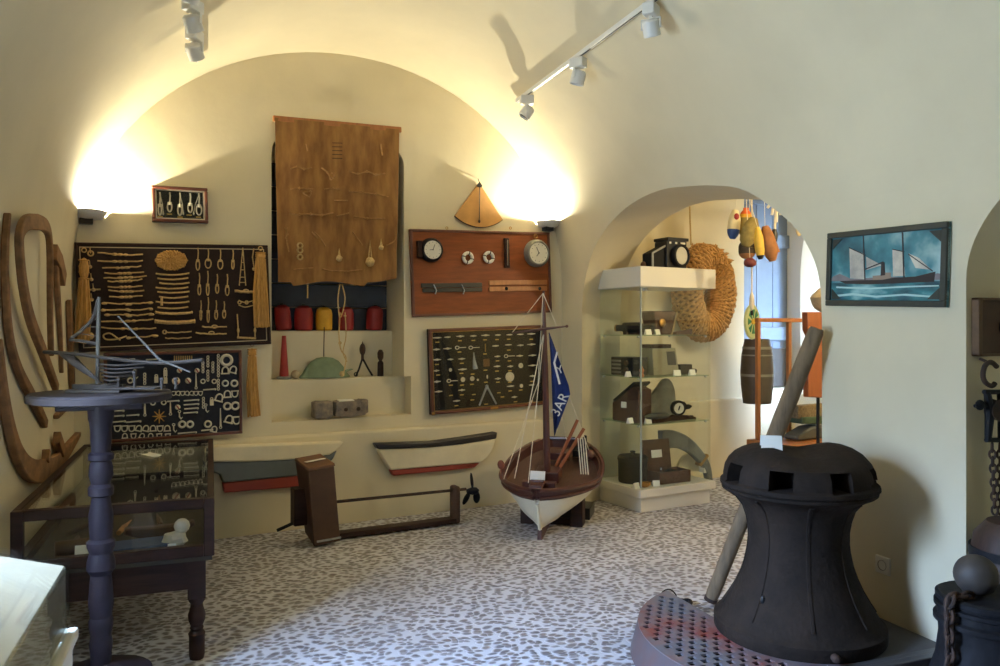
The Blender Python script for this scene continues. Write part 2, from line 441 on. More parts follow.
# ================================================================== LIGHT
W = bpy.data.worlds.new('sky'); SC.world = W; W.use_nodes = True
bg = W.node_tree.nodes['Background']; bg.inputs[1].default_value = SKY_STRENGTH
wn = W.node_tree.nodes; wl_ = W.node_tree.links
wtc = wn.new('ShaderNodeTexCoord'); wsx = wn.new('ShaderNodeSeparateXYZ'); wr_ = wn.new('ShaderNodeValToRGB')
wl_.new(wtc.outputs['Generated'], wsx.inputs[0]); wmr = wn.new('ShaderNodeMapRange'); wmr.inputs[1].default_value = -1; wmr.inputs[2].default_value = 1
wl_.new(wsx.outputs['Z'], wmr.inputs[0]); wl_.new(wmr.outputs[0], wr_.inputs[0]); wl_.new(wr_.outputs[0], bg.inputs[0])
we = wr_.color_ramp.elements; we[0].position = .47; we[0].color = (.26, .34, .42, 1); we[1].position = .53; we[1].color = (.20, .28, .38, 1)
wx = we.new(.61); wx.color = (.21, .31, .46, 1); wx = we.new(.70); wx.color = (.80, 1.18, 1.92, 1)
def portal(loc, rot, sx, sy):
    l = bpy.data.lights.new('portal', 'AREA'); l.shape = 'RECTANGLE'; l.size = sx; l.size_y = sy; l.cycles.is_portal = True
    o = bpy.data.objects.new('portal', l); COL.objects.link(o); o.location = loc; o.rotation_euler = rot
portal((-1.41, 2.49, 1.65), (0, -PI / 2, 0), 1.62, .80)   # looks +X
portal((6.41, 5.755, 1.75), (0, PI / 2, 0), 1.9, .46)
def lamp(loc, power, r=.02, col=(1, .91, .66)):
    l = bpy.data.lights.new('point_light', 'POINT'); l.energy = power; l.shadow_soft_size = r; l.color = col
    o = bpy.data.objects.new('point_light', l); COL.objects.link(o); o.location = loc; return o
# wall uplights
def uplight(u, v, label, flip=1):
    x, z = BACK.uv(u, v, -.09)
    t = thing('wall_uplight', label, 'wall lamp', BACK.w(x, z, 0), BACK.a, 'halogen wall uplights')
    # bowl trough open at the top
    m = MB(); n = 14
    prof = [(.0, -.045), (.05, -.043), (.085, -.03), (.11, -.005), (.125, .025), (.12, .026), (.105, .0), (.08, -.022), (.045, -.034), (.0, -.036)]
    m.lathe([(r * .95, zz * .8) for r, zz in prof], 24, (0, -.012, 0), a0=PI, a1=2 * PI, fn=lambda p, a: Vector((p.x, p.y * 1.4, p.z)))
    m.make('shade', WHITEMETAL, t)
    MB().bb((-.05, -.075, -.066), (.03, 0, -.03)).make('transformer_box', BLACK, t, bevel=.004)
    MB().bb((-.09, -.012, -.03), (.09, .0, .02)).make('wall_plate', WHITEMETAL, t, bevel=.003)
    return BACK.w(x, z + .003, -.10)
pa = uplight(88, 213, 'white wall uplight glowing in the corner above the large rope knot board')
pb = uplight(552, 223, 'white wall uplight glowing beside the top of the brown instrument board')
lamp(pa, LAMP_L); lamp(pb, LAMP_R)
# added unseen point light, warms the yellow wall of the side room
lamp((4.6, 3.6, 2.7), SIDE_FILL, .08, (1, .85, .55))
SC.view_settings.view_transform = 'Standard'; SC.view_settings.look = 'None'; SC.view_settings.gamma = 1; SC.view_settings.exposure = EXPOSURE
SC.view_settings.use_curve_mapping = False
SC.cycles.max_bounces = 10; SC.cycles.diffuse_bounces = 6; SC.cycles.transparent_max_bounces = 24; SC.cycles.use_denoising = True
SC.cycles.sample_clamp_indirect = 6
# ================================================================== BACK WALL DISPLAYS
def quad_frame(pl, q, off):
    """centre, width, height and roll of a board from its four corners (tl, tr, br, bl) on plane pl"""
    P = [Vector(pl.uv(u, v, off)) for u, v in q]
    c = (P[0] + P[1] + P[2] + P[3]) / 4
    w = ((P[1] - P[0]).length + (P[2] - P[3]).length) / 2; h = ((P[3] - P[0]).length + (P[2] - P[1]).length) / 2
    e = (P[1] - P[0]) + (P[2] - P[3]); roll = math.atan2(e.y, e.x)
    return c, w, h, roll
class Board:
    """a hung panel: local x right, z up from its centre, front face at y = -t"""
    def __init__(s, name, label, cat, pl, q, t, off=-.02, group=None):
        s.pl = pl; s.off = off - t
        s.c, s.w, s.h, s.roll = quad_frame(pl, q, s.off)
        s.t = t
        s.root = thing(name, label, cat, pl.w(s.c.x, s.c.y, off), 0, group, rot=Euler((0, -s.roll, pl.a)))
    def p(s, u, v, lift=.006):
        x, z = s.pl.uv(u, v, s.off)
        d = Vector((x - s.c.x, z - s.c.y)); ca, sa = math.cos(-s.roll), math.sin(-s.roll)
        return Vector((d.x * ca - d.y * sa, -s.t - lift, d.x * sa + d.y * ca))
    def panel(s, name, m, bevel=.004):
        return MB().bb((-s.w / 2, -s.t, -s.h / 2), (s.w / 2, 0, s.h / 2)).make(name, m, s.root, bevel=bevel)
    def frame(s, name, m, b, t0=.0, t1=.02, inset=0.0, bevel=.003, b_bottom=None):
        w, h = s.w / 2 - inset, s.h / 2 - inset; B = b_bottom or b
        mb = MB(); y0, y1 = -s.t - t1, -s.t + t0
        mb.bb((-w, y0, h - b), (w, y1, h)); mb.bb((-w, y0, -h), (w, y1, -h + B))
        mb.bb((-w, y0, -h + B), (-w + b, y1, h - b)); mb.bb((w - b, y0, -h + B), (w, y1, h - b))
        return mb.make(name, m, s.root, bevel=bevel)
def rope_line(mb, a, b, r, sag=.0, wob=.003, n=8):
    pts = []
    for i in range(n + 1):
        t = i / n; p = a.lerp(b, t); p.z -= sag * 4 * t * (1 - t)
        p.z += random.uniform(-wob, wob); p.x += random.uniform(-wob, wob)
        pts.append(p)
    mb.tube(pts, r, 6); return mb
def loop_knot(mb, top, bot, w, r):
    """an eye at the bottom of a hanging end with a wrapped knot above it"""
    h = (top - bot).length; d = (bot - top)
    k = top + d * .52
    eye = [k + d * .48 * .5 * (1 - math.cos(2 * PI * i / 14)) + Vector((w * .5 * math.sin(2 * PI * i / 14), 0, 0)) for i in range(14)]
    mb.tube([top, top + d * .2 + Vector((.003, 0, 0)), k], r, 6); mb.tube(eye, r, 6, closed=True)
    for i in range(3): mb.torus(k + d * (.02 + .05 * i) * .8, r * 1.9, r * .9, 8, 5, axis=(d.x, d.y, d.z))
    return mb

# ---------------- large rope knot board
kb = Board('rope_knot_board', 'large dark board of tan rope knots with white-lined edge, above the blue post', 'display board', BACK,
           [(75, 244), (268.5, 244), (270, 345.5), (78, 351)], .022, -.03)
kb.panel('backing_panel', BLACKCLOTH)
kb.frame('frame', DARKWOOD, .018, t1=.012)
kb.frame('white_border', mat('border_line', (196, 180, 150), .7), .006, t1=.004, inset=.027, bevel=0)
K = lambda x, y, l=.008: kb.p(70 + x / 4.762, 230 + y / 4.762, l)
for (x0, y0, x1, y1) in [(130, 108, 345, 118), (130, 145, 345, 148), (155, 180, 340, 172), (165, 205, 350, 200), (160, 228, 365, 218), (180, 245, 345, 235), (180, 270, 345, 265),
                         (180, 288, 355, 290), (185, 318, 345, 312), (160, 345, 275, 350), (278, 350, 385, 342), (155, 378, 275, 375), (278, 378, 388, 372), (175, 400, 275, 400),
                         (278, 405, 390, 398), (150, 435, 395, 425), (150, 465, 410, 468), (275, 510, 410, 500)]:
    m = MB(); a, b = K(x0, y0), K(x1, y1)
    rope_line(m, a, b, .0055, .006)
    for t in ([.38, .5, .62] if x1 - x0 > 150 else [.03, .97]):
        c = a.lerp(b, t); c.z -= .006; m.ball(c, (.014 + random.random() * .008, .008, .01), 8)
    m.make('rope_knot', ROPE, kb.root)
m = MB(); m.tube(spline([K(270, 505), K(220, 520), K(170, 520), K(160, 500), K(190, 492), K(225, 515), K(240, 525)], 4), .006, 6); m.make('rope_knot', ROPE, kb.root)
# woven mat: three interlaced serpentine strands in an oval
m = MB()
for ph in range(3):
    pts = []
    for i in range(64):
        a = 2 * PI * i / 64
        rr = .62 + .36 * math.cos(9 * a + ph * 2.1)
        q = K(482 + 78 * rr * math.cos(a) * (1.0 if abs(math.cos(a)) < .7 else .98), 145 + 47 * rr * math.sin(a)); q.y -= .006 * math.sin(18 * a + ph)
        pts.append(q)
    m.tube(pts, .0085, 6, closed=True)
m.ball(K(482, 145, .002), (.064, .006, .042), 16)
m.make('woven_mat', HEMP, kb.root)
for i, y in enumerate([208, 230, 252, 274, 294, 318, 342, 368]):
    m = MB(); rope_line(m, K(408 + (i % 3) * 8, y), K(568 - (i % 2) * 6, y - 2), .0065, .010, .001)
    if i == 6: m.tube([K(436, 318), K(436, 360)], .009, 6)
    m.make('rope_length', ROPE, kb.root)
for y, r, a, b in ((392, .010, 408, 580), (434, .015, 405, 592)):
    m = MB(); rope_line(m, K(a, y, .014), K(b, y, .014), r, .010, .001, 14)
    for e in (a, b): m.ball(K(e, y, .014), (.006, r * .9, r * 1.1), 8)
    m.make('thick_rope_length', ROPE, kb.root)
for y in (486, 515):
    m = MB(); rope_line(m, K(452, y), K(576, y - 3), .005, .004)
    if y == 486: m.torus(K(450, y), .012, .005, 12, 6)
    m.make('rope_length', ROPE, kb.root)
for (x, y0, y1, w) in [(608, 85, 192, .030), (657, 90, 182, .05), (715, 90, 187, .042), (775, 95, 187, .02), (615, 205, 310, .024), (655, 195, 312, .022), (700, 210, 302, .026), (748, 210, 312, .03),
                       (622, 335, 430, .014), (657, 320, 440, .018), (695, 335, 426, .024), (733, 340, 420, .026)]:
    m = MB(); loop_knot(m, K(x, y0), K(x, y1), w * .8, .0042); m.make('loop_knot', ROPE, kb.root)
for (a, b) in (((630, 460), (745, 460)), ((600, 490), (745, 495)), ((785, 290), (888, 295))):
    m = MB(); rope_line(m, K(*a), K(*b), .006 if b[0] < 800 else .011, .003); m.torus(K((a[0] + b[0]) / 2, a[1]), .010, .005, 10, 6, sx=1.8); m.make('rope_knot', ROPE, kb.root)
m = MB(); m.tube([K(822, 85), K(805, 265)], .004, 6); m.tube([K(822, 85), K(836, 265)], .004, 6)
for y in (120, 155, 190, 225, 250): m.tube([K(822 - (y - 85) * .095, y), K(822 + (y - 85) * .08, y)], .0035, 6)
m.make('rope_ladder', ROPE, kb.root)
m = MB(); m.tube([K(874, 88), K(868, 130), K(875, 175)], .005, 6); m.ball(K(876, 186), .014, 10); m.make('monkey_fist', ROPE, kb.root)
MB().ball(K(882, 252), .011, 10).make('monkey_fist', ROPE, kb.root)
m = MB()
for dy in (0, 22): m.tube(spline([K(802, 335 + dy), K(830, 345 + dy), K(860, 340 + dy), K(882, 332 + dy)], 4), .0045, 6)
for x in (806, 840, 878): m.torus(K(x, 345), .011, .0045, 10, 6)
m.make('rope_netting', ROPE, kb.root)
m = MB(); m.tube([K(795, 400), K(800, 470), K(800, 512)], .005, 6); m.tube([K(880, 398), K(880, 510)], .005, 6); m.tube([K(795, 512), K(884, 516)], .008, 8)
for x in (800, 880): m.ball(K(x, 478), (.010, .009, .02), 8)
m.make('boatswain_seat', ROPE, kb.root)
for (x, y, r) in [(98, 112, .016), (96, 176, .012), (102, 236, .012), (112, 285, .013), (104, 332, .012), (95, 402, .013), (94, 505, .026)]:
    m = MB(); m.torus(K(x, y), r, .006, 12, 6) if y == 112 else m.ball(K(x, y, .012), (r, r * .8, r), 10)
    m.tube([K(x - 4, y - 30), K(x, y)], .004, 6)
    if y == 285: m.tube([K(75, 285), K(145, 283)], .006, 6)
    m.make('ball_knot', ROPE, kb.root)
def tassel(label, u0, v0, u1, v1, w, knot, off, dark_tip=False, grp=None):
    x0, z0 = BACK.uv(u0, v0, off); x1, z1 = BACK.uv(u1, v1, off); h = z0 - z1
    t = thing('rope_tassel', label, 'tassel', BACK.w(x0, z0, off), BACK.a, grp)
    m = MB(); n = 22
    for i in range(n):
        a = 2 * PI * i / n + .2; rr = (.35 + .65 * (i % 3) / 2)
        p0 = Vector((math.cos(a) * w * .28 * rr, math.sin(a) * .022 * rr, -h * knot))
        p1 = Vector((math.cos(a) * w * .42 * rr + random.uniform(-.003, .003), math.sin(a) * .026 * rr, -h * (knot + 1) / 2))
        p2 = Vector((math.cos(a) * w * .48 * rr + random.uniform(-.004, .004) + (x1 - x0), math.sin(a) * .026 * rr, -h * random.uniform(.97, 1.0)))
        m.tube([p0, p1, p2], [w * .1, w * .12, w * .09], 6)
    m.make('fringe', HEMP, t)
    m = MB()
    m.ball((0, 0, -h * knot * .62), (w * .36, .028, h * knot * .42), 14)
    for i in range(4): m.torus((0, 0, -h * knot * (.3 + .22 * i)), w * .33, .005, 14, 6, axis=(0, 0, 1), sz=.7)
    m.make('head_knot', HEMP, t)
    m = MB(); m.torus((0, 0, .012), .014, .004, 12, 6); m.make('hanging_loop', ROPE, t)
    return t
tassel('golden rope tassel hanging at the left edge of the large knot board', 84, 252, 82, 344, .085, .3, -.09)
tassel('golden rope tassel hanging at the right edge of the large knot board', 260.5, 250, 262, 328, .10, .12, -.09)
tassel('golden rope tassel hanging below the knot board, against the bare wall', 252, 346, 254, 417, .085, .16, -.04)
# ---------------- small framed case of five knots
fb = Board('framed_knot_case', 'small brown-framed case holding five white knots on black, hung high on the wall', 'framed case', BACK,
           [(152, 185.5), (208, 189), (207, 223.5), (151.5, 222)], .03, -.004)
fb.panel('backing_panel', BLACK)
fb.frame('frame', FRAMEWOOD, .022, t1=.03, bevel=.006)
fb.frame('inner_slip', mat('pale_slip', (206, 196, 176), .6), .008, t1=.02, inset=.022, bevel=0)
k2 = lambda x, y, l=.01: fb.p(150 + x / 13.32, 180 + y / 13.32, l)
for i, (x, y0, y1, w) in enumerate([(130, 165, 470, .02), (260, 165, 425, .028), (395, 170, 475, .026), (532, 180, 435, .028), (650, 180, 470, .035)]):
    m = MB(); loop_knot(m, k2(x, y0), k2(x, y1), w, .0055)
    if i != 1 and i != 3:
        m.tube([k2(x, y0 + 20), k2(x + (35 if i < 4 else -50), 330), k2(x + (45 if i < 4 else -70), 440)], .003, 6); m.ball(k2(x + (45 if i < 4 else -70), 445), (.006, .005, .014), 8)
    m.make('white_knot', BONE, fb.root)
for x, y in ((258, 455), (135, 487), (520, 468), (400, 495), (645, 495)):
    MB().box(k2(x, y, .003), (.034, .002, .008)).make('name_tab', LABELY, fb.root)
MB().bb((-fb.w / 2 + .022, -.052, -fb.h / 2 + .022), (fb.w / 2 - .022, -.049, fb.h / 2 - .022)).make('glass_pane', CASEGLASS, fb.root)
# ---------------- navy board of shackles
sb = Board('shackle_board', 'navy board crowded with silver shackles, rings and small blocks, behind the blue post', 'display board', BACK,
           [(101, 354), (241, 349), (242.5, 434), (107, 442)], .02, -.03)
sb.panel('backing_panel', NAVYCLOTH)
sb.frame('frame', FRAMEWOOD, .02, t1=.016)
q = lambda x, y, l=.008: sb.p(100 + x / 6.053, 340 + y / 6.053, l)
SILV = mat('silver_fitting', (206, 202, 190), .45, metal=.35, var=.1, scale=20)
def shackle(m, c, r, a):
    R = Matrix.Rotation(a, 3, 'Y')
    pts = [c + R @ Vector((r * math.cos(t), 0, r * 1.2 * math.sin(t))) for t in [PI * i / 8 for i in range(9)]]
    pts = [c + R @ Vector((r, 0, -r))] + pts + [c + R @ Vector((-r, 0, -r))]
    m.tube(pts, r * .26, 6); m.tube([c + R @ Vector((-r * 1.4, 0, -r)), c + R @ Vector((r * 1.4, 0, -r))], r * .26, 6)
def piece(kind, x, y, s=1.0):
    s *= 1.22; m = MB(); c = q(x, y); r = .0145 * s; nm = 'shackle'; ma = SILV
    if kind == 's': shackle(m, c, r, random.choice([0, PI, .3]))
    elif kind == 'r': m.torus(c, r, r * .34, 16, 6); nm = 'ring'
    elif kind == 'c':
        for i in range(4): m.torus(c + Vector((0, (i % 2) * .004, .03 - i * .02)), .010, .0035, 10, 5, sx=.7)
        nm = 'chain_link'
    elif kind == 'b': m.tube([c + Vector((-.03 * s, 0, 0)), c + Vector((.03 * s, 0, .002))], .005, 8); m.ball(c + Vector((.03 * s, 0, 0)), .008, 8); nm = 'marlin_spike'
    elif kind == 'v': m.tube([c + Vector((0, 0, .035 * s)), c + Vector((0, 0, -.03 * s))], [.003, .007], 8); m.torus(c + Vector((0, 0, -.035 * s)), .008, .003, 10, 5); nm = 'eye_bolt'
    elif kind == 'h': m.tube([c + Vector((0, 0, .025)), c + Vector((0, 0, -.005)), c + Vector((.01, 0, -.02)), c + Vector((.02, 0, -.008))], [.004, .005, .005, .003], 6); m.torus(c + Vector((0, 0, .032)), .008, .003, 10, 5); nm = 'hook'
    elif kind == 'k': m.bb((c.x - .012, c.y - .01, c.z - .02), (c.x + .012, c.y + .004, c.z + .02)); m.torus(c + Vector((0, 0, .027)), .008, .0035, 10, 5); nm = 'pulley_block'; ma = BONE
    m.make(nm, ma, sb.root)
rows = [(130, 'b.b.v..'), ]
lay = [('b', 110, 120), ('b', 170, 118), ('b', 320, 118, 1.2), ('h', 210, 215), ('v', 212, 270), ('c', 270, 235), ('r', 183, 245, .9), ('k', 340, 240, 1), ('k', 395, 200, 1), ('k', 395, 245, 1),
       ('v', 580, 245, 1.2), ('c', 652, 130), ('c', 622, 165), ('c', 682, 165), ('c', 652, 215), ('r', 622, 250, .8), ('r', 690, 250, .8), ('b', 660, 300, 1.1), ('c', 715, 120), ('c', 715, 190), ('c', 715, 270),
       ('r', 765, 122, 2.0), ('s', 757, 185, 1.2), ('s', 805, 180, 1.2), ('r', 757, 262, 1.1), ('r', 812, 262, 1.2), ('s', 770, 328, 1.2), ('s', 815, 325, 1.1), ('r', 770, 400, 1.3), ('r', 818, 398, 1.4),
       ('s', 780, 480, 1.3), ('s', 825, 485, 1.3), ('k', 675, 378, 1.5), ('s', 720, 350, 1.3), ('h', 640, 420), ('v', 728, 470, 1.6), ('r', 652, 508, 1.2), ('c', 625, 380), ('s', 690, 540, 1), ('b', 645, 545, 1),
       ('b', 550, 365, 1.3), ('b', 550, 390, 1.3), ('b', 550, 415, 1.2), ('b', 545, 440, 1.2), ('h', 480, 460), ('b', 190, 400, 1), ('b', 195, 455, 1), ('b', 110, 495, 1.1), ('b', 200, 495, 1.2), ('v', 270, 400, 1.4),
       ('r', 320, 380, .8), ('r', 385, 378, .8), ('b', 440, 370, 1), ('v', 425, 410), ('b', 105, 400, 1), ('b', 105, 430, 1), ('b', 105, 460, 1), ('b', 525, 562, 1.6), ('h', 445, 540), ('b', 85, 250, .8)]
for e in lay: piece(*e)
for i in range(8): piece('s', 105 + 43 * i, 535, .95); 
for i in range(6): piece('s', 150 + 52 * i, 580, .8)
for i in range(7): piece('s', 445 + 27 * i, 322, .7)
m = MB()
for dx in (-24, 24): m.torus(q(520 + dx, 510), .020, .0075, 18, 8)
m.make('figure_eight_ring', SILV, sb.root)
m = MB()
for i in range(8): m.tube([q(358, 462), q(358 + 42 * math.cos(PI * i / 4), 462 + 42 * math.sin(PI * i / 4))], [.006, .003], 6)
m.make('rope_star', HEMP, sb.root)
for (x, y, r) in [(460, 248, .027), (533, 246, .02), (480, 185, .017), (587, 185, .017), (470, 406, .018)]:
    o = MB().ball(q(x, y, .004), (r, .006, r), 16).make('signal_disc', BONE, sb.root)
    MB().tube([q(x, y, .012) + Vector((-r * .5, 0, r * .75)), q(x, y, .012) + Vector((r * .5, 0, -r * .75))], .0045, 6).make('red_band', RED, o)
m = MB()
for i in range(9): m.tube([q(450 + 13 * i, 95), q(450 + 13 * i, 135)], .0042, 6)
m.make('tarred_fringe', ROPE, sb.root)
# ---------------- brown instrument board with mounted instruments
ib = Board('instrument_board', 'reddish brown panel with two dials, rulers and white rings, below the fan-shaped log chip', 'display board', BACK,
           [(410, 229.5), (549, 232), (551.5, 313), (412, 316.5)], .022, -.01)
ib.panel('backing_panel', MAHOG)
ib.frame('frame', FRAMEWOOD, .02, t1=.012)
I = lambda x, y, l=.0: ib.p(400 + x / 6.25, 225 + y / 6.25, l)
def dial(cx, cy, r, case, body, face, hand_a, lab):
    c = I(cx, cy); m = MB(); m.lathe([(r * 1.3, 0), (r * 1.3, .03), (r * 1.18, .055), (r * 1.05, .06), (r * .98, .05), (0, .05)], 32, c, axis=(0, -1, 0))
    b = m.make(body, case, ib.root)
    m = MB(); m.lathe([(0, .053), (r * .98, .053), (r * .98, .045)], 32, c, axis=(0, -1, 0)); f = m.make('face', DIAL, b)
    m = MB()
    for i in range(12):
        a = 2 * PI * i / 12; d = Vector((math.cos(a), 0, math.sin(a))); m.box(c + d * r * .8 + Vector((0, -.0545, 0)), (r * .1, .001, r * .04), Matrix.Rotation(-a, 3, 'Y'))
    for a, l in ((hand_a, .6), (hand_a + 2, .4)): m.tube([c + Vector((0, -.056, 0)), c + Vector((math.cos(a) * r * l, -.056, math.sin(a) * r * l))], r * .03, 4)
    m.ball(c + Vector((0, -.056, 0)), r * .07, 8)
    m.make('hands', BLACK, b); b['label'] = lab
dial(190, 158, .076, BLACKIRON, 'clock', None, 1.2, 'dark-cased clock with a silver dial')
dial(848, 178, .093, GREYMETAL, 'barometer', None, 2.0, 'barometer with a large white dial')
MB().torus(I(840, 72, .02), .016, .004, 14, 6).make('hanging_ring', BRASS, ib.root)
m = MB(); m.bb(I(100, 100, 0) + Vector((0, 0, 0)), I(130, 205, .045)); m.make('wood_block', DARKWOOD, ib.root, bevel=.004)
for cx, cy in ((418, 206), (549, 203)):
    o = MB().torus(I(cx, cy, .02), .040, .014, 28, 10).make('lifebuoy_ring', mat('ring_white', (226, 222, 214), .5), ib.root)
    m = MB()
    for i in range(4):
        a = PI / 4 + PI / 2 * i + .5
        m.torus(I(cx, cy, .02) + Vector((math.cos(a) * .04, 0, math.sin(a) * .04)), .0145, .004, 12, 6, axis=(-math.sin(a), 0, math.cos(a)))
    m.make('dark_band', DARKWOOD, o)
m = MB(); m.bb(I(645, 82, 0), I(683, 268, .018)); o = m.make('thermometer', DARKWOOD, ib.root, bevel=.004)
m = MB(); m.tube([I(664, 95, .022), I(664, 255, .022)], .006, 8); m.make('glass_tube', CHROME, o)
m = MB(); m.bb(I(130, 365, 0), I(510, 388, .014)); m.bb(I(138, 396, 0), I(510, 416, .014)); o = m.make('parallel_ruler', BLACK, ib.root, bevel=.002); o['label'] = 'black parallel ruler'
m = MB()
for x in (218, 392): m.tube([I(x - 14, 372, .02), I(x + 4, 410, .02), I(x - 4, 432, .02)], .005, 6)
m.make('hinge_arm', STEEL, o)
m = MB(); m.bb(I(553, 347, 0), I(915, 372, .014)); m.bb(I(553, 386, 0), I(915, 410, .014)); o = m.make('wooden_ruler', PINE, ib.root, bevel=.002); o['label'] = 'honey-coloured parallel ruler'
m = MB()
for x in (660, 868): m.ball(I(x, 398, .016), (.016, .006, .016), 10)
m.make('hinge_arm', BLACKIRON, o)
for x in (296, 694): MB().torus(I(x, 18, -.01), .010, .003, 12, 6).make('hanging_eye', BRASS, ib.root)
# ---------------- fan-shaped log chip
x, z = BACK.uv(479.5, 184, -.03); _, zb = BACK.uv(479.5, 227, -.03); R = z - zb
t = thing('log_chip', 'fan-shaped tan wooden log chip hung above the instrument board', 'log chip', BACK.w(x, z, -.004), BACK.a)
A = math.radians(38.5)
m = MB(); m.prism([(0, .012)] + [(R * math.sin(-A + 2 * A * i / 16), -R * math.cos(-A + 2 * A * i / 16)) for i in range(17)], -.024, 0)
m.make('quadrant_plate', mat('tan_wood', (186, 136, 72), .5, var=.12, scale=8), t, bevel=.003)
m = MB(); m.tube([Vector((R * math.sin(-A + 2 * A * i / 16), -.014, -R * math.cos(-A + 2 * A * i / 16))) for i in range(17)], .006, 6); m.make('lead_rim', DARKWOOD, t)
MB().prism([(0, .02), (.026, -.012), (.018, -.028), (-.018, -.028), (-.026, -.012)], -.03, -.022).make('top_plate', BLACK, t)
m = MB(); m.tube([(0, -.03, -.02), (-.003, -.03, -R * .85)], .004, 6); m.ball((-.003, -.03, -R * .87), (.01, .008, .016), 8); m.tube([(0, -.02, .015), (0, 0, .05)], .003, 6); m.make('cord', DARKWOOD, t)
# ---------------- dark display case of white miniature knots
mb_ = Board('fancywork_case', 'dark case of small white knot samples over yellow tabs, right of the niche', 'display case', BACK,
            [(428.5, 330), (545, 324), (545, 405), (430, 414)], .03, -.012)
mb_.panel('backing_panel', DARKCLOTH)
mb_.frame('frame', FRAMEWOOD, .024, t1=.028, bevel=.005)
mb_.frame('brass_slip', BRASS, .006, t1=.022, inset=.024, bevel=0)
D = lambda x, y, l=.008: mb_.p(420 + x / 6.657, 320 + y / 6.657, l)
items = [(110, 118), (180, 114), (265, 108), (352, 106), (432, 102), (515, 100), (592, 98), (665, 95), (738, 92), (105, 196), (180, 190), (500, 172), (585, 165), (665, 168), (738, 162),
         (110, 264), (200, 262), (275, 258), (512, 242), (660, 238), (745, 235), (105, 337), (280, 328), (510, 308), (598, 308), (745, 302), (108, 410), (515, 390), (600, 440), (740, 432), (120, 476),
         (275, 466), (240, 538), (625, 512), (745, 372)]
for (x, y) in items:
    m = MB(); c = D(x, y); L = random.uniform(.026, .042)
    m.tube([c + Vector((-L, 0, 0)), c + Vector((-L * .3, -.002, 0)), c + Vector((0, -.003, 0)), c + Vector((L * .4, -.002, 0)), c + Vector((L, 0, 0))], [.0025, .006, random.uniform(.006, .011), .006, .0025], 8)
    m.make('knot_sample', BONE, mb_.root)
for (x, y) in ((245, 184), (335, 184), (570, 240), (190, 405)):
    m = MB(); m.torus(D(x, y), .013, .004, 14, 6, sx=1.3); m.tube([D(x + 12, y), D(x + 58, y - 2)], .004, 6); m.make('eye_splice', BONE, mb_.root)
for (x, y, r) in ((595, 378, .040), (345, 390, .02), (382, 398, .010), (200, 332, .014), (668, 303, .022), (672, 438, .016), (283, 396, .02)):
    m = MB(); m.torus(D(x, y), r * .8, r * .25, 20, 6); m.ball(D(x, y, .003), (r * .75, .004, r * .75), 14); m.make('woven_disc', BONE, mb_.root)
m = MB(); m.tube([D(355, 215), D(358, 270), D(366, 325)], [.003, .012, .022], 10); m.make('fid', STEEL, mb_.root)
m = MB(); m.tube([D(442, 440), D(392, 568)], [.010, .008], 8); m.tube([D(442, 440), D(505, 558)], [.010, .008], 8); m.ball(D(442, 440), .014, 10); m.make('dividers', STEEL, mb_.root)
m = MB(); m.tube([D(432, 158), D(433, 212)], .005, 8); m.make('knot_sample', BRASS, mb_.root)
m = MB(); m.bb(D(420, 260, 0), D(460, 308, .012)); m.make('toggle_plate', mat('ochre_brown', (110, 74, 40), .7), mb_.root)
m = MB(); m.ball(D(445, 378), (.008, .006, .018), 10); m.make('knot_sample', BONE, mb_.root)
for (x, y) in [(265, 138), (355, 136), (432, 132), (512, 130), (590, 128), (262, 213), (432, 226), (590, 200), (515, 272), (595, 272), (112, 296), (278, 288), (435, 334), (512, 340), (598, 338), (120, 366), (275, 355),
               (350, 360), (438, 414), (518, 414), (597, 414), (280, 433), (345, 428), (205, 434), (600, 472), (278, 498), (358, 496), (205, 502), (348, 532), (525, 484), (548, 512), (635, 544), (242, 570), (740, 540), (745, 408), (670, 466), (115, 148), (740, 128), (440, 560)]:
    MB().box(D(x, y, .002), (.034, .002, .009)).make('name_tab', LABELY, mb_.root)
MB().bb((-mb_.w / 2 + .024, -.052, -mb_.h / 2 + .024), (mb_.w / 2 - .024, -.049, mb_.h / 2 - .024)).make('glass_pane', CASEGLASS, mb_.root)
MB().box((.02, -.062, -mb_.h / 2 + .012), (.07, .006, .02)).make('brass_plate', BRASS, mb_.root)
for sx in (-1, 1): MB().box((sx * (mb_.w / 2 - .012), -.06, -mb_.h / 2 + .012), (.026, .006, .026)).make('brass_corner', BRASS, mb_.root)
# ---------------- canvas hanging in front of the niche
OFF = -.035
def B(u, v, off=OFF): x, z = BACK.uv(u, v, off); return x, z
xa, za = B(273, 114.5); xb, zb = B(401, 127)
o0 = BACK.w(0, 0, 0)
t = thing('hanging_canvas', 'brown tarred canvas with stitched-on knots hanging from a wooden batten over the niche', 'canvas hanging', BACK.w((xa + xb) / 2, (za + zb) / 2, OFF), BACK.a)
cxm, czm = (xa + xb) / 2, (za + zb) / 2
L = lambda u, v, off=OFF - .012: Vector((BACK.uv(u, v, off)[0] - cxm, off - OFF, BACK.uv(u, v, off)[1] - czm))
p0, p1 = L(273, 118.5, OFF), L(401, 130, OFF)
m = MB(); ang = math.atan2(p1.z - p0.z, p1.x - p0.x); m.box((p0 + p1) / 2, ((p1 - p0).length, .03, .042), Matrix.Rotation(-ang, 3, 'Y')); m.make('batten', PINE, t, bevel=.004)
m = MB(); nx, nz = 40, 44; vs = []
for j in range(nz + 1):
    for i in range(nx + 1):
        s, r = i / nx, j / nz
        top = Vector((lerp(274.5, 398.5, s), lerp(118, 130, s))); bu = lerp(278, 396, s); bv = 281 + 2.5 * math.sin(s * 9 + 1) + (3 if .1 < s < .75 else -1)
        u, v = lerp(top.x, bu, r), lerp(top.y, bv, r)
        p = L(u, v, OFF)
        p.y = -.016 + .007 * math.sin(s * 17 + r * 3) * (.3 + r) + .005 * math.sin(r * 21 + s * 4) * r
        vs.append(p)
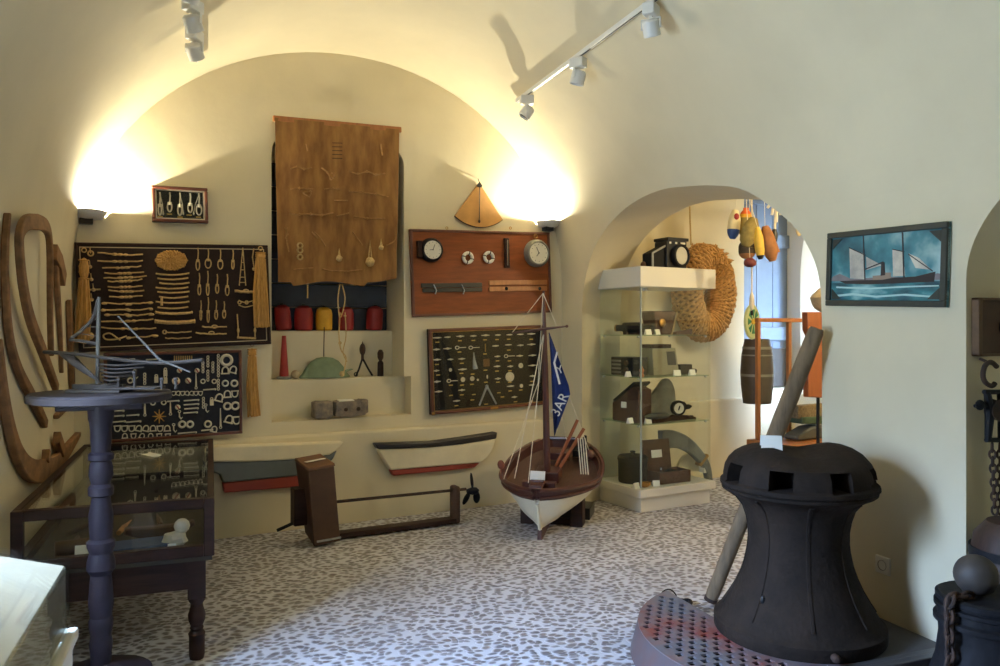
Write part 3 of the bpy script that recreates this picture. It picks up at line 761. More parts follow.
m._add(vs + [p + Vector((0, .004, 0)) for p in vs], [])
m.bm.verts.ensure_lookup_table()
V = m.bm.verts; W_ = nx + 1; N_ = len(vs)
for j in range(nz):
    for i in range(nx):
        a = j * W_ + i
        m.bm.faces.new((V[a], V[a + 1], V[a + W_ + 1], V[a + W_])); m.bm.faces.new((V[N_ + a], V[N_ + a + W_], V[N_ + a + W_ + 1], V[N_ + a + 1]))
for i in range(nx):
    m.bm.faces.new((V[i], V[N_ + i], V[N_ + i + 1], V[i + 1])); a = nz * W_ + i; m.bm.faces.new((V[a], V[a + 1], V[N_ + a + 1], V[N_ + a]))
for j in range(nz):
    a = j * W_; m.bm.faces.new((V[a], V[a + W_], V[N_ + a + W_], V[N_ + a])); a += nx; m.bm.faces.new((V[a], V[N_ + a], V[N_ + a + W_], V[a + W_]))
m.make('canvas_sheet', CANVAS, t)
CK = mat('brown_cord', (150, 110, 66), .95, var=.2, scale=40)
cv = lambda x, y: L(250 + x / 4.44, 90 + y / 4.44, OFF - .03)
for pts in [[(180, 350), (210, 340), (240, 350), (275, 345)], [(318, 345), (345, 365), (360, 395), (375, 380), (360, 368)], [(440, 360), (480, 372), (520, 362), (560, 375), (600, 370)], [(440, 450), (500, 455), (560, 462), (615, 475)],
            [(180, 440), (220, 435), (280, 440)], [(235, 455), (262, 470), (270, 450), (240, 455)], [(330, 440), (370, 435), (400, 440)], [(175, 548), (220, 552), (270, 550), (320, 555), (370, 545)], [(460, 560), (520, 570), (600, 570)],
            [(580, 240), (588, 290)], [(155, 610), (165, 640), (158, 660)], [(275, 630), (300, 660)], [(250, 240), (256, 270)], [(375, 490), (435, 490)], [(385, 560), (440, 545)]]:
    m = MB(); m.tube(spline([cv(*p) for p in pts], 4), .006, 6)
    for p in pts[1:-1]: m.ball(cv(*p), (.011, .009, .011), 8)
    m.make('stitched_knot', CK, t)
cw_ = lambda x, y: L(260 + x / 6.25, 220 + y / 6.25, OFF - .035)
for pts in [[(170, 45), (165, 100), (180, 200)], [(340, 75), (375, 110), (410, 165)], [(580, 75), (620, 130), (640, 160)], [(850, 90), (840, 130), (790, 160)], [(205, 310), (260, 305), (335, 300)], [(390, 305), (440, 318), (500, 318), (560, 320), (640, 308)]]:
    m = MB(); m.tube(spline([cw_(*p) for p in pts], 4), .006, 6); m.make('stitched_knot', CK, t)
m = MB()
for y in (160, 190, 232): m.torus(cw_(250, y), .018, .007, 12, 6)
m.make('ring_knot', ROPE, t)
for (x, y, r, h) in [(688, 262, .037, 130), (495, 240, .024, 60), (757, 172, .02, 50)]:
    m = MB(); m.ball(cw_(x, y), r, 14, fn=lambda p, d: p * (1 + .08 * math.sin(9 * d.x) * math.sin(9 * d.z)))
    m.tube([cw_(x - r * 300, y), cw_(x, y - h), cw_(x + r * 300, y)], .007, 6); m.make('monkey_fist', ROPE, t)
m = MB()
for i in range(5): m.tube([L(250 + 365 / 4.44, 90 + (235 + 17 * i) / 4.44, OFF - .028), L(250 + 410 / 4.44, 90 + (236 + 17 * i) / 4.44, OFF - .028)], .0025, 5)
m.make('stitched_rows', DARKWOOD, t)
# looped lanyard hanging from the canvas hem into the niche
lt = thing('knotted_lanyard', 'pale looped and knotted cord hanging below the canvas in front of the green helmet', 'lanyard', BACK.w(*B(340, 284), OFF), BACK.a)
lx, lz = B(340, 284); l2 = lambda u, v: Vector((BACK.uv(u, v, OFF - .02)[0] - lx, -.02, BACK.uv(u, v, OFF - .02)[1] - lz))
m = MB(); m.tube(spline([l2(340, 284), l2(338, 300), l2(340, 318), l2(345, 300), l2(342, 284)], 6), .005, 6)
m.tube(spline([l2(340, 316), l2(339, 335), l2(341, 350), l2(346, 358), l2(343, 376)], 6), .005, 6)
m.tube(spline([l2(345, 312), l2(346, 336), l2(343, 352), l2(347, 362)], 6), .004, 6); m.make('cord', ROPE, lt)
m = MB()
for u, v, r in ((340, 314, .012), (345, 316, .011), (340, 343, .013), (342, 374, .022)): m.ball(l2(u, v), r, 10)
m.make('ball_knot', ROPE, lt)
m = MB(); m.tube([Vector((0, 0, 0)), Vector((0, 0, -.1))], .006, 6); o = m.make('cord_tail', ROPE); o.location = BACK.w(*B(307, 285), OFF - .02); tag(o, 'short pale cord end dangling below the canvas, above the red floats', 'cord')
# ---------------- niche contents
def on_step(u, v, y): x, z = BACK.uv(u, v, y); return x
S1, S2, S3 = 1.479, 1.106, .801
def float_(u, col, label, w, h, lean=0, y=.32):
    x = on_step(u, 325, y); t = thing('net_float', label, 'float', BACK.w(x, S1, y), BACK.a, 'net floats in the niche'); 
    m = MB(); m.lathe([(0, 0), (w * .8, 0), (w * .97, .012), (w, h * .3), (w, h * .7), (w * .9, h * .88), (w * .5, h * .98), (0, h)], 24); o = m.make('body', col, t)
    if lean: o.rotation_euler = (0, lean, 0); o.location.z = abs(math.sin(lean)) * w * .9
    m = MB(); m.lathe([(0, h - .005), (.016, h - .005), (.016, h + .012), (.009, h + .014), (0, h + .014)], 12); m.make('plug', BLACK, o)
float_(284, RED, 'leaning red net float at the left end of the niche shelf', .062, .20, -.10)
float_(303.5, RED, 'upright red net float second from the left on the niche shelf', .072, .20)
float_(324, YELLOW, 'yellow net float between red ones on the niche shelf', .066, .19)
float_(346, RED, 'red net float right of the yellow one, behind the lanyard', .062, .195)
float_(374, RED, 'red net float at the right end of the niche shelf', .068, .2, .06)
x = on_step(284, 378, .2); t = thing('red_fog_horn', 'slender red cone with flat grey foot at the left of the lower niche step', 'horn', BACK.w(x, S2, .2), BACK.a)
MB().lathe([(0, 0), (.055, 0), (.058, .012), (.045, .022), (0, .022)], 28).make('foot', GREYMETAL, t)
MB().lathe([(0, .022), (.036, .022), (.03, .10), (.022, .22), (.016, .335), (0, .335)], 24).make('cone', RED, t)
x = on_step(295.5, 375, .19); o = MB().ball((0, 0, 0), (.036, .034, .034), 16).make('wooden_ball', PALESTONE, loc=BACK.w(x, S2 + .034, .19)); tag(o, 'small pale wooden ball beside the red cone in the niche', 'ball')
x = on_step(325, 372, .2); hl = thing('helmet', 'sage green metal helmet resting brim down on the niche step', 'helmet', BACK.w(x, S2, .205), BACK.a)
m = MB(); m.lathe([(.185, .0), (.192, .008), (.168, .035), (.14, .085), (.105, .13), (.06, .158), (0, .166)], 36, fn=lambda p, a: Vector((p.x * 1.08, p.y * .42, p.z))); m.make('dome', HELMET, hl)
m = MB(); m.hexa([(.14, -.05, .035), (.225, -.02, .06), (.225, .03, .06), (.12, .05, .035), (.12, -.05, .043), (.225, -.02, .066), (.225, .03, .066), (.12, .05, .043)]); m.make('brim_tip', HELMET, hl, bevel=.003)
m = MB(); m.tube([(-.03, -.02, .17), (-.026, -.02, .40)], .004, 6); o = m.make('cord', DARKWOOD); o.location = BACK.w(x, S2, .15); o.rotation_euler.z = BACK.a; tag(o, 'thin dark cord dropping from the niche shelf onto the green helmet', 'cord')
x = on_step(362.5, 376, .2); dv = thing('iron_tongs', 'dark iron tongs standing with spread legs, right of the green helmet', 'tongs', BACK.w(x, S2, .2), BACK.a)
m = MB(); m.tube([(0, 0, .15), (-.03, 0, .06), (-.055, 0, .006)], .008, 8); m.tube([(0, 0, .15), (.05, 0, .06), (.085, 0, .006)], .008, 8); m.torus((-.055, 0, .02), .014, .005, 12, 6); m.make('legs', BLACKIRON, dv)
m = MB(); m.ball((0, 0, .22), (.026, .02, .05), 14); m.tube([(0, 0, .14), (0, 0, .19)], .012, 8); m.tube([(0, 0, .26), (0, 0, .285)], [.008, .002], 8); m.make('head', RUSTIRON, dv)
x = on_step(380.5, 375, .2); fg = thing('wooden_fid', 'short dark wooden fid with round head at the right end of the niche step', 'fid', BACK.w(x, S2, .2), BACK.a)
MB().lathe([(0, 0), (.026, 0), (.024, .11), (.014, .125), (0, .125)], 16).make('handle', DARKWOOD, fg)
m = MB(); m.lathe([(0, .125), (.012, .125), (.024, .15), (.026, .19), (.014, .215), (0, .218)], 16); m.make('head', BROWNBOX, fg)
x = on_step(339, 412, .02); sg = thing('stone_anchor', 'weathered grey stone anchor stock lying on the lowest niche ledge', 'stone anchor', BACK.w(x, S3, .03), BACK.a)
rock = lambda p, d: p * (1 + .05 * math.sin(5 * d.x + 2) * math.sin(6 * d.z + 1) + .04 * math.sin(11 * d.y + 7 * d.x))
def roundbox(mb, c, h, n=20, k=.35):
    def f(q, d):
        s = [math.copysign(abs(x) ** k, x) for x in d]; return rock(Vector((s[0] * h[0], s[1] * h[1], s[2] * h[2])), d)
    return mb.ball(c, h, n, fn=f)
m = MB(); roundbox(m, (-.13, 0, .072), (.075, .065, .066)); roundbox(m, (.085, 0, .075), (.125, .06, .062), k=.3); roundbox(m, (.19, 0, .085), (.035, .06, .055)); m.make('stone_body', STONE, sg)
MB().box((.05, -.02, .139), (.12, .06, .006), (0.1, 0, 0)).make('label_card', CARD, sg)
for xx in (.04, .14): MB().ball((xx, -.058, .07), (.018, .012, .016), 10).make('bored_hole', RUSTIRON, sg)
# ---------------- half hull models
def half_hull(name, label, bands, dy, nails):
    us = [p for b in bands for p in b[1]]
    u0 = sum(p[0] for p in us) / len(us); v0 = sum(p[1] for p in us) / len(us)
    x0, z0 = BACK.uv(u0, v0, dy)
    t = thing(name, label, 'half-hull model', BACK.w(x0, z0, -.056), BACK.a)
    c = lambda u, v: (BACK.uv(u, v, dy)[0] - x0, BACK.uv(u, v, dy)[1] - z0)
    for (nm, pts, m_, th) in bands:
        MB().prism([c(*p) for p in pts], -th, 0).make(nm, m_, t, bevel=.012)
    for u, v in nails:
        a = c(u, v); MB().ball((a[0], -.012, a[1]), (.008, .014, .008), 8).make('nail', BRASS, t)
WHULL = mat('hull_cream', (222, 210, 180), .5, var=.06, scale=6); GHULL = mat('hull_grey', (92, 98, 98), .5, var=.1, scale=6); RHULL = mat('hull_red', (150, 60, 44), .5, var=.1, scale=6); BHULL = mat('hull_black', (36, 32, 34), .5)
half_hull('half_hull_model', 'cream half-hull model with black sheer and red bottom, above the propeller', [
    ('sheer_strake', [(373, 443), (400, 442), (430, 441), (460, 437), (495, 431.5), (494, 438), (460, 443.5), (430, 446.5), (400, 448), (376, 448.5)], BHULL, .085),
    ('topsides', [(376, 448.5), (400, 448), (430, 446.5), (460, 443.5), (494, 438), (491, 449), (486, 457), (479, 462), (389, 469.5)], WHULL, .075),
    ('bottom', [(389, 469.5), (479, 462), (474, 467), (470, 468), (392, 475.5)], RHULL, .06)], -.09, ())
half_hull('half_hull_model', 'grey half-hull model with cream topsides and red bottom, behind the brown box', [
    ('topsides', [(203, 446), (240, 444.5), (280, 443), (310, 442), (342, 441), (336, 449), (328, 454), (300, 458), (270, 460), (240, 461), (203, 461)], WHULL, .085),
    ('sides', [(203, 461), (240, 461), (270, 460), (300, 458), (328, 454), (336, 449.5), (332, 458), (325, 466), (318, 473), (222, 482), (219, 474), (205, 469)], GHULL, .075),
    ('bottom', [(222, 482), (318, 473), (312, 482), (306, 486), (223.5, 492.5)], RHULL, .06)], -.09, ((226, 453), (313, 446.5)))
# ---------------- brown box with shaft and propeller
bx0 = floor_pt(318, 544)
t = thing('stern_gear_model', 'brown leaning wooden box with long shaft and small propeller, under the half hulls', 'engine model', Vector((bx0.x, bx0.y, 0)), BACK.a)
PL = Plane((bx0.x, bx0.y), BACK.a)
e = lambda u, v, y: (lambda r: Vector((r[0], y, r[1])))(PL.uv(u, v, y))
yf, yb = -.10, .13
f = [(314, 549), (340.5, 541), (334.5, 466), (308.5, 471)]
fb_ = [e(*p, yf) for p in f]; zs = min(p.z for p in fb_)
back = [e(305, 533, yb), None, None, e(295, 461, yb)]
back[1] = back[0] + (fb_[1] - fb_[0]); back[2] = back[3] + (fb_[2] - fb_[3])
for p in fb_[:2]: p.z = max(p.z, .012)
for p in back[:2]: p.z = max(p.z, .012)
m = MB(); m.hexa([fb_[0], fb_[1], back[1], back[0], fb_[3], fb_[2], back[2], back[3]]); m.make('box_body', BROWNBOX, t, bevel=.008)
top = [fb_[3], fb_[2], back[2], back[3]]; cc = sum(top, Vector()) / 4
lo = [cc + (p - cc) * 1.05 for p in top]; hi = [cc + (p - cc) * 1.02 + Vector((0, 0, .02)) for p in top]
m = MB(); m.hexa(lo + hi); m.make('lid', mat('lid_brown', (104, 70, 46), .5, var=.1), t, bevel=.005)
MB().box(cc + Vector((.0, -.01, .024)), (.15, .035, .003), (0, -.06, .25)).make('label_card', CARD, t)
a = e(341, 541, yf) ; MB().box((fb_[0] + fb_[1]) / 2 + Vector((.01, -.006, .03)), ((fb_[1] - fb_[0]).length * .9, .01, .012), (0, -.05, 0)).make('metal_strap', STEEL, t)
m = MB(); a = e(292, 488, .09); b = e(305, 523, .09); m.bb((a.x, .02, b.z), (b.x, .14, a.z)); m.make('side_block', DARKWOOD, t, bevel=.006)
m = MB(); m.tube([e(298, 521, .08), e(277, 530.5, .08)], .012, 8); m.make('crank_rod', BLACKIRON, t)
sh0, sh1 = e(334, 502, .06), e(466, 489, .06)
m = MB(); m.tube([sh0, sh1], .011, 10); m.make('shaft', RUSTIRON, t)
pl0, pl1 = e(338, 531.5, .03), e(456, 516, .03); pl0.z = pl1.z = 0
m = MB(); d = (pl1 - pl0); ang = math.atan2(d.y, d.x); m.box((pl0 + pl1) / 2 + Vector((0, .03, .03)), (d.length, .1, .036)); m.make('base_plank', DARKWOOD, t, bevel=.005)
b0 = e(456, 514, .05); b1 = e(455, 488, .05)
m = MB(); m.lathe([(0, 0), (.048, 0)], 4) if False else m.box(((b0.x + b1.x) / 2, .06, (b1.z + .0) / 2 + .012), (.055, .10, b1.z + .01)); m.make('bracket', BROWNBOX, t, bevel=.018)
hub = e(473, 491, .06)
m = MB(); m.tube([hub + Vector((-.05, 0, .004)), hub + Vector((-.01, 0, 0)), hub + Vector((.03, 0, 0)), hub + Vector((.05, 0, 0))], [.016, .03, .026, .008], 14); o = m.make('propeller_hub', BLACKIRON, t)
for (u, v, w) in ((471, 474, .018), (479, 501, .045), (462, 503, .03)):
    tip = e(u, v, .06 + (.02 if u > 475 else -.02)); m = MB(); dd = tip - hub
    m.ball(hub + dd * .6, (w, .008, dd.length * .48), 14, rot=(0, math.atan2(dd.x, dd.z), .5)); m.make('propeller_blade', BLACKIRON, t)
# ================================================================== LEFT SIDE
# ---------------- curved ship's timbers on the left wall
def timber(label, px, ws, th, off=-.004, m_=RIBWOOD, extra=None, n=6, name='ship_timber'):
    ws = [w * .5 for w in ws]; th *= .6
    P = [Vector(LEFT.uv(u, v, off - th / 2)) for u, v in px]
    c = sum(P, Vector((0, 0))) / len(P)
    t = thing(name, label, 'ship timber', LEFT.w(c.x, c.y, off), LEFT.a, 'old boat timbers on the left wall')
    Q = spline([p - c for p in P], n); k = len(Q); W_ = []
    for i in range(k):
        f = i / (k - 1) * (len(ws) - 1); j = min(int(f), len(ws) - 2); W_.append(lerp(ws[j], ws[j + 1], f - j))
    MB().strip(Q, W_, -th, 0).make('plank', m_, t, bevel=.006)
    if extra:
        for nm, pp, w in extra:
            R = [Vector(LEFT.uv(u, v, off - th)) - c for u, v in pp]
            MB().strip(R, w * .6, -th - .012, -th * .3).make(nm, m_, t, bevel=.004)
    return t
timber('long slim bent timber furthest left on the white wall', [(7.5, 213), (5, 245), (5, 283), (9, 334), (18, 369), (33, 399), (45, 424)], [.03, .06, .07, .08, .10, .12, .10], .05)
timber('thick hook-shaped knee timber lowest on the left wall, above the showcase', [(-3, 340), (2, 385), (9, 425), (18, 455), (30, 470), (46, 470), (60, 459), (72, 443), (80, 431)], [.08, .1, .12, .17, .22, .26, .20, .12, .03], .06,
       extra=[('notch_block', [(47, 462), (48, 450)], .07), ('cleat', [(63, 452), (58, 437)], .12)])
timber('inverted U shaped timber frame with long left leg, on the left wall', [(51, 356), (50, 306), (50, 262), (49, 238), (45, 226), (36, 222), (26, 223), (20, 233), (19.5, 250), (23, 285), (30, 318), (42, 350), (56, 388)],
       [.04, .05, .06, .07, .13, .16, .14, .11, .11, .13, .14, .13, .10], .05, off=-.035, n=5)
timber('tapering rudder-like timber right of the U shaped frame on the left wall', [(55, 249), (57, 285), (60, 330), (61.5, 373)], [.06, .13, .07, .02], .04,
       extra=[('cheek_plate', [(55, 252), (60, 262), (64, 280)], .16)])
timber('upright plain timber beside the corner at the end of the left wall', [(69, 300), (70.5, 345), (73, 400)], [.10, .13, .10], .05)
timber('short slanting timber under the U shaped frame, behind the blue stand top', [(56, 417), (64, 408), (73, 400)], [.05, .09, .07], .05, off=-.004)

# ---------------- table showcase
tc = thing('showcase_table', 'dark wooden table showcase with glass top and turned legs along the left wall', 'showcase', (-.3825, 4.72, 0))
hx, hy, zt, zc = .397, 1.0, .738, .478      # half sizes, top, bottom of the glazed case
fr = .045
m = MB()
for sx in (-1, 1):
    for sy in (-1, 1): m.bb((sx * hx, sy * hy, zc), (sx * (hx - fr), sy * (hy - fr), zt))
for sx in (-1, 1):
    m.bb((sx * hx, -hy + fr, zt - .03), (sx * (hx - fr * .7), hy - fr, zt)); m.bb((sx * hx, -hy + fr, zc), (sx * (hx - fr), hy - fr, zc + .05))
for sy in (-1, 1):
    m.bb((-hx + fr, sy * hy, zt - .045), (hx - fr, sy * (hy - fr), zt)); m.bb((-hx + fr, sy * hy, zc), (hx - fr, sy * (hy - fr), zc + .05))
m.make('case_frame', DARKWOOD, tc, bevel=.004)
MB().bb((-hx + .01, -hy + .01, zc - .02), (hx - .01, hy - .01, zc + .012)).make('case_floor', mat('case_lining', (58, 52, 44), .9), tc)
MB().bb((-hx + .03, -hy + .03, zt - .012), (hx - .03, hy - .03, zt - .006)).make('glass_top', CASEGLASS, tc)
MB().bb((-hx + .03, -hy + .008, zc + .04), (hx - .03, -hy + .013, zt - .04)).make('front_glass', CASEGLASS, tc)
MB().bb((hx - .012, -hy + .03, zc + .04), (hx - .007, hy - .03, zt - .03)).make('side_glass', CASEGLASS, tc)
m = MB()
for sy in (-1, 1): m.bb((-hx + .05, sy * (hy - .06), .32), (hx - .06, sy * (hy - .09), zc - .02))
for sx in (-1, 1): m.bb((sx * (hx - .06), -hy + .06, .32), (sx * (hx - .09), hy - .06, zc - .02))
m.make('apron', DARKWOOD, tc)
for sx in (-1, 1):
    for sy in (-1, 1):
        m = MB(); c = (sx * (hx - .075), sy * (hy - .075), 0)
        m.lathe([(0, 0), (.03, 0), (.034, .02), (.034, .10), (.037, .115), (.026, .13), (.03, .14), (.026, .15), (.036, .175), (.038, .2), (.028, .235), (.026, .25), (.036, .265), (.036, .285), (0, .285)], 24, c)
        m.bb((c[0] - .038, c[1] - .038, .28), (c[0] + .038, c[1] + .038, zc - .02)); m.make('turned_leg', DARKWOOD, tc)
def in_case(x, y, z=zc + .013): return Vector((-.405 + x, 4.72 + y, z))
def simple(name, label, cat, mb, m_, loc, rotz=0, group=None, bevel=0):
    o = mb.make(name, m_, None, loc=loc, rotz=rotz, bevel=bevel); return tag(o, label, cat, group)
simple('logbook', 'dark blue book lying at the right front of the glass showcase', 'book', MB().bb((-.12, -.08, 0), (.12, .08, .035)).bb((-.115, -.075, .006), (.125, .076, .03)), mat('book_blue', (52, 70, 104), .7, var=.1), in_case(.10, -.84), .15, bevel=.004)
simple('rigging_knife', 'long brown-handled knife lying in the showcase, behind the blue post', 'knife', MB().tube([(-.16, 0, .012), (-.04, 0, .014)], .014, 8).hexa([(-.04, -.012, .008), (.16, -.002, .008), (.16, .002, .008), (-.04, .012, .008), (-.04, -.012, .014), (.16, -.002, .011), (.16, .002, .011), (-.04, .012, .014)]), BROWNBOX, in_case(-.08, -.74), .3)
simple('caulking_mallet', 'worn wooden mallet in the front left of the glass showcase', 'mallet', MB().cyl((-.07, 0, .035), (.07, 0, .035), .034).tube([(0, 0, .035), (.03, .2, .03)], .011, 8), BROWNBOX, in_case(-.17, -.82), .2)
simple('label_card', 'folded white card in the left front corner of the showcase', 'card', MB().hexa([(-.05, -.02, 0), (.05, -.02, 0), (.05, .02, 0), (-.05, .02, 0), (-.05, -.003, .06), (.05, -.003, .06), (.05, .003, .06), (-.05, .003, .06)]), CARD, in_case(-.10, -.90), 0)
simple('ship_model', 'small dark half-hidden boat model at the right front inside the showcase', 'model', MB().strip([(-.15, .05), (-.05, .03), (.08, .03), (.16, .06)], [.03, .06, .06, .02], -.03, .03), BROWNBOX, in_case(.17, -.64), .1, bevel=.008)
simple('shell', 'pale curled shell in the right front corner of the glass showcase', 'shell', MB().ball((0, 0, .04), (.055, .04, .04), 14, fn=lambda p, d: p * (1 + .12 * math.sin(6 * d.z + 4 * d.x))).ball((.03, 0, .1), (.035, .03, .035), 12), BONE, in_case(.25, -.86))
simple('paper_tag', 'small square white tag before the shell in the showcase', 'card', MB().box((0, 0, .02), (.035, .004, .04), (-.3, 0, 0)), CARD, in_case(.24, -.93))
for i, (x, y, a) in enumerate([(-.2, -.35, 1.2), (0, -.4, 1.45), (.15, -.3, 1.7), (-.1, .1, 1.3), (.12, .2, 1.6), (-.18, .5, 1.4), (.1, .6, 1.5)]):
    desc = ['leftmost in the middle of the showcase', 'at the centre of the showcase', 'right of the centre of the showcase', 'behind the centre left in the showcase', 'behind the centre right in the showcase', 'at the far left of the showcase', 'at the far right of the showcase'][i]
    m = MB().tube([(-.13, 0, .012), (-.02, 0, .014), (.03, 0, .014), (.14, 0, .01)], [.012, .014, .008, .003], 8)
    o = simple('sailmaker_tool', 'slender old hand tool lying ' + desc, 'tool', m, [RUSTIRON, OAK, BROWNBOX][i % 3], in_case(x, y), a, 'tools laid in the showcase')
simple('paper_sheet', 'curled white paper on the showcase glass, right of the blue post', 'paper', MB().strip([(-.03, .006), (-.01, .0015), (.02, .001), (.035, .008)], .002, -.08, .08), CARD, Vector((-.345, 5.12, .7335)), .5)
# ---------------- blue turned stand
R_ = 3.0
bp = depth_pt(101, 392, R_); zd = bp.z
bs = thing('blue_turned_stand', 'slate blue turned wooden column stand with a round flat top', 'stand', (bp.x, bp.y, 0))
vz = lambda v: CAMH - (v - HY) / FPX * R_
sc = R_ / FPX / 2.378
prof = [(0, .0), (.215, 0), (.215, .03), (.19, .05), (.178, .12), (.182, .165), (.12, .185)]
for y, w in [(672, 50), (645, 52), (625, 58), (605, 50), (585, 60), (570, 60), (562, 52), (530, 62), (480, 54), (462, 50), (448, 70), (430, 68), (410, 56), (395, 68), (383, 70), (376, 54), (350, 58), (320, 60), (295, 50), (277, 46), (272, 62), (254, 62), (246, 46), (225, 60), (205, 57), (192, 48), (188, 62), (176, 62), (170, 46), (140, 52), (120, 52), (100, 56), (92, 62), (58, 66), (50, 66)]:
    prof.append((w / 2 * sc * .9, vz(380 + y / 2.378)))
prof += [(0, prof[-1][1])]
MB().lathe(prof, 28, (0, 0, 0)).make('turned_column', BLUEPAINT, bs, angle=25)
zt2 = vz(400)
MB().lathe([(0, zd - .035), (.238, zd - .035), (.252, zd - .03), (.254, zd - .008), (.246, zd), (0, zd)], 48).make('round_top', mat('stand_top', (48, 42, 44), .75, var=.15, scale=10, spec=.2), bs)
MB().box((0, 0, zd - .05), (.3, .09, .034)).make('cross_batten', BLUEPAINT, bs, bevel=.004)
# ---------------- skeleton boat model on the stand
gm = thing('boat_frame_model', 'grey skeletal wooden boat model with bare ribs and mast on the blue stand', 'boat model', (bp.x, bp.y, zd))
PG = Plane((bp.x, bp.y), -YAW)
g = lambda u, v, y=0.0: (lambda r: Vector((r[0], y, r[1] - zd)))(PG.uv(u, v, y))
gm.rotation_euler = (0, 0, PG.a)
GW = mat('model_wood', (44, 35, 29), .75, var=.2, scale=20)
m = MB(); m.bb((-.11, -.06, 0), (.10, .06, .012)); m.bb((.0, -.05, .012), (.23, .05, .02)); m.make('base_board', GW, gm, bevel=.003)
m = MB(); m.bb((-.105, -.012, .012), (.09, .012, .03)); m.make('keel', GW, gm)
m = MB(); m.tube(spline([g(44, 352), g(75, 354), g(115, 359), g(160, 363), g(203, 360)], 5), [.012] * 21, 8, flat=.6); m.make('gunwale_beam', GW, gm)
for i in range(9):
    k = i / 8
    for s in (-1, 1):
        a = g(lerp(58, 74, k), lerp(353, 356, k), s * .01); b = g(lerp(78, 100, 1 - k) + 2, lerp(383, 362, k), s * (.03 + .04 * math.sin(k * 2.6)))
        c = g(lerp(100, 118, k), lerp(380, 362, k), s * .05)
        m = MB(); m.tube(spline([a, (a + b) / 2 + Vector((0, s * .012, -.004)), b], 4), .0024, 6); m.make('rib', GW, gm)
for i in range(6):
    k = i / 5; a = g(lerp(98, 104, k), lerp(364, 382, k)); b = g(lerp(150, 118, k), lerp(363, 383, k))
    m = MB(); m.tube(spline([a, (a + b) / 2 + Vector((0, -.03, -.006)), b], 4), .0035, 6); m.make('plank_strake', GW, gm)
m = MB(); m.tube([g(97.5, 384), g(98, 340), g(99, 297)], [.008, .008, .006], 8); m.make('mast', mat('model_mast', (70, 66, 62), .6), gm)
m = MB(); m.tube(spline([g(98, 300), g(93, 318), g(82, 330), g(72, 338)], 4), .007, 6); m.tube([g(70, 340), g(82, 341), g(97, 344)], .007, 6); m.make('gaff', GW, gm)
for k in (.35, .6, .85):
    m = MB(); m.tube([g(98, lerp(304, 342, k)), g(lerp(98, 72, k) + 6, lerp(310, 338, k))], .002, 5); m.make('stay', GW, gm)
m = MB(); m.tube([g(118, 316, -.01), g(160, 360, -.01), g(190, 372, -.01)], [.0028, .005, .003], 6); m.make('sprit', mat('model_mast', (70, 66, 62)), gm)
for u in (121, 137, 164, 178):
    m = MB(); h = g(u, 388).x; m.tube([(h, -.02, .014), (h, -.02, .05 if u != 137 else .075)], .006, 8); m.ball((h, -.02, .05 if u != 137 else .075), .009, 8); m.make('bollard_post', GW, gm)
# ---------------- glazed white case at the lower left
GLASS_LID = glass_mat('lid_glass', (.985, .99, .985), .01, 0, .25)
wc = thing('white_desk_case', 'white desk-type display case with sloping glass, cut off at the lower left', 'display case', (-.60, 1.55, 0))
xr, zb_, zr = .268, .70, .905
slope = .28; xl = -.235
MB().bb((xl, -.7, 0), (xr, .7, zb_)).make('cabinet', WHITEPAINT, wc, bevel=.004)
zl = zr + (xr - xl) * slope
m = MB()
m.hexa([(xl, -.68, zb_ + .03), (xr - .013, -.68, zb_ + .03), (xr - .013, .682, zb_ + .03), (xl, .682, zb_ + .03), (xl, -.68, zl - .010), (xr - .013, -.68, zr - .008), (xr - .013, .682, zr - .008), (xl, .682, zl - .010)])
m.make('display_slope', mat('case_white', (152, 141, 116), .7), wc, bevel=.004)
m = MB(); m.bb((xr - .012, -.69, zb_), (xr - .004, .69, zr)); m.make('side_glass', GLASS, wc)
m = MB(); m.hexa([(xl, -.7, zl - .004), (xr, -.7, zr - .004), (xr, .7, zr - .004), (xl, .7, zl - .004), (xl, -.7, zl + .004), (xr, -.7, zr + .004), (xr, .7, zr + .004), (xl, .7, zl + .004)]); m.make('sloping_glass', GLASS_LID, wc)
for y in (-.695, .685):
    m = MB(); m.prism([(xl, zb_), (xr - .012, zb_), (xr - .012, zr - .006), (xl, zl - .008)], y, y + .008); m.make('end_glass', GLASS, wc)
MB().bb((xr - .012, .4, zb_), (xr + .012, .714, zb_ + .03)).make('corner_ledge', WHITEPAINT, wc, bevel=.006)

# ================================================================== VITRINE
VW, VD = .755, .56
vt = thing('tall_glass_vitrine', 'tall free-standing glass display cabinet with white plinth and white top, inside the arch', 'display cabinet', VIT.w(0, 0, 0), VIT.a)
MB().bb((0, 0, 0), (VW, VD, .125)).make('plinth', WHITEPAINT, vt, bevel=.004)
MB().bb((-.035, -.035, .125), (VW + .035, VD, .19)).make('tray', WHITEPAINT, vt, bevel=.005)
MB().bb((-.035, -.035, 1.835), (VW + .035, VD, 2.0)).make('top_box', WHITEPAINT, vt, bevel=.005)
gx0, gx1, gy0, gy1 = -.005, VW + .005, -.005, VD - .01
for nm, a, b in (('front_glass', (gx0, gy0, .19), (gx1, gy0 + .006, 1.835)), ('back_glass', (gx0, gy1 - .006, .19), (gx1, gy1, 1.835)), ('side_glass', (gx0, gy0 + .006, .19), (gx0 + .006, gy1 - .006, 1.835)), ('side_glass', (gx1 - .006, gy0 + .006, .19), (gx1, gy1 - .006, 1.835))):
    MB().bb(a, b).make(nm, GLASS, vt)
MB().bb((gx0 - .002, gy0 - .002, .2), (gx0 + .010, gy0 + .01, 1.83)).make('corner_strip', mat('ground_glass_edge', (150, 160, 158), .25), vt)
SHELF = glass_mat('shelf_glass', (.80, .90, .86), .05)
ZS = (1.435, 1.09, .705)
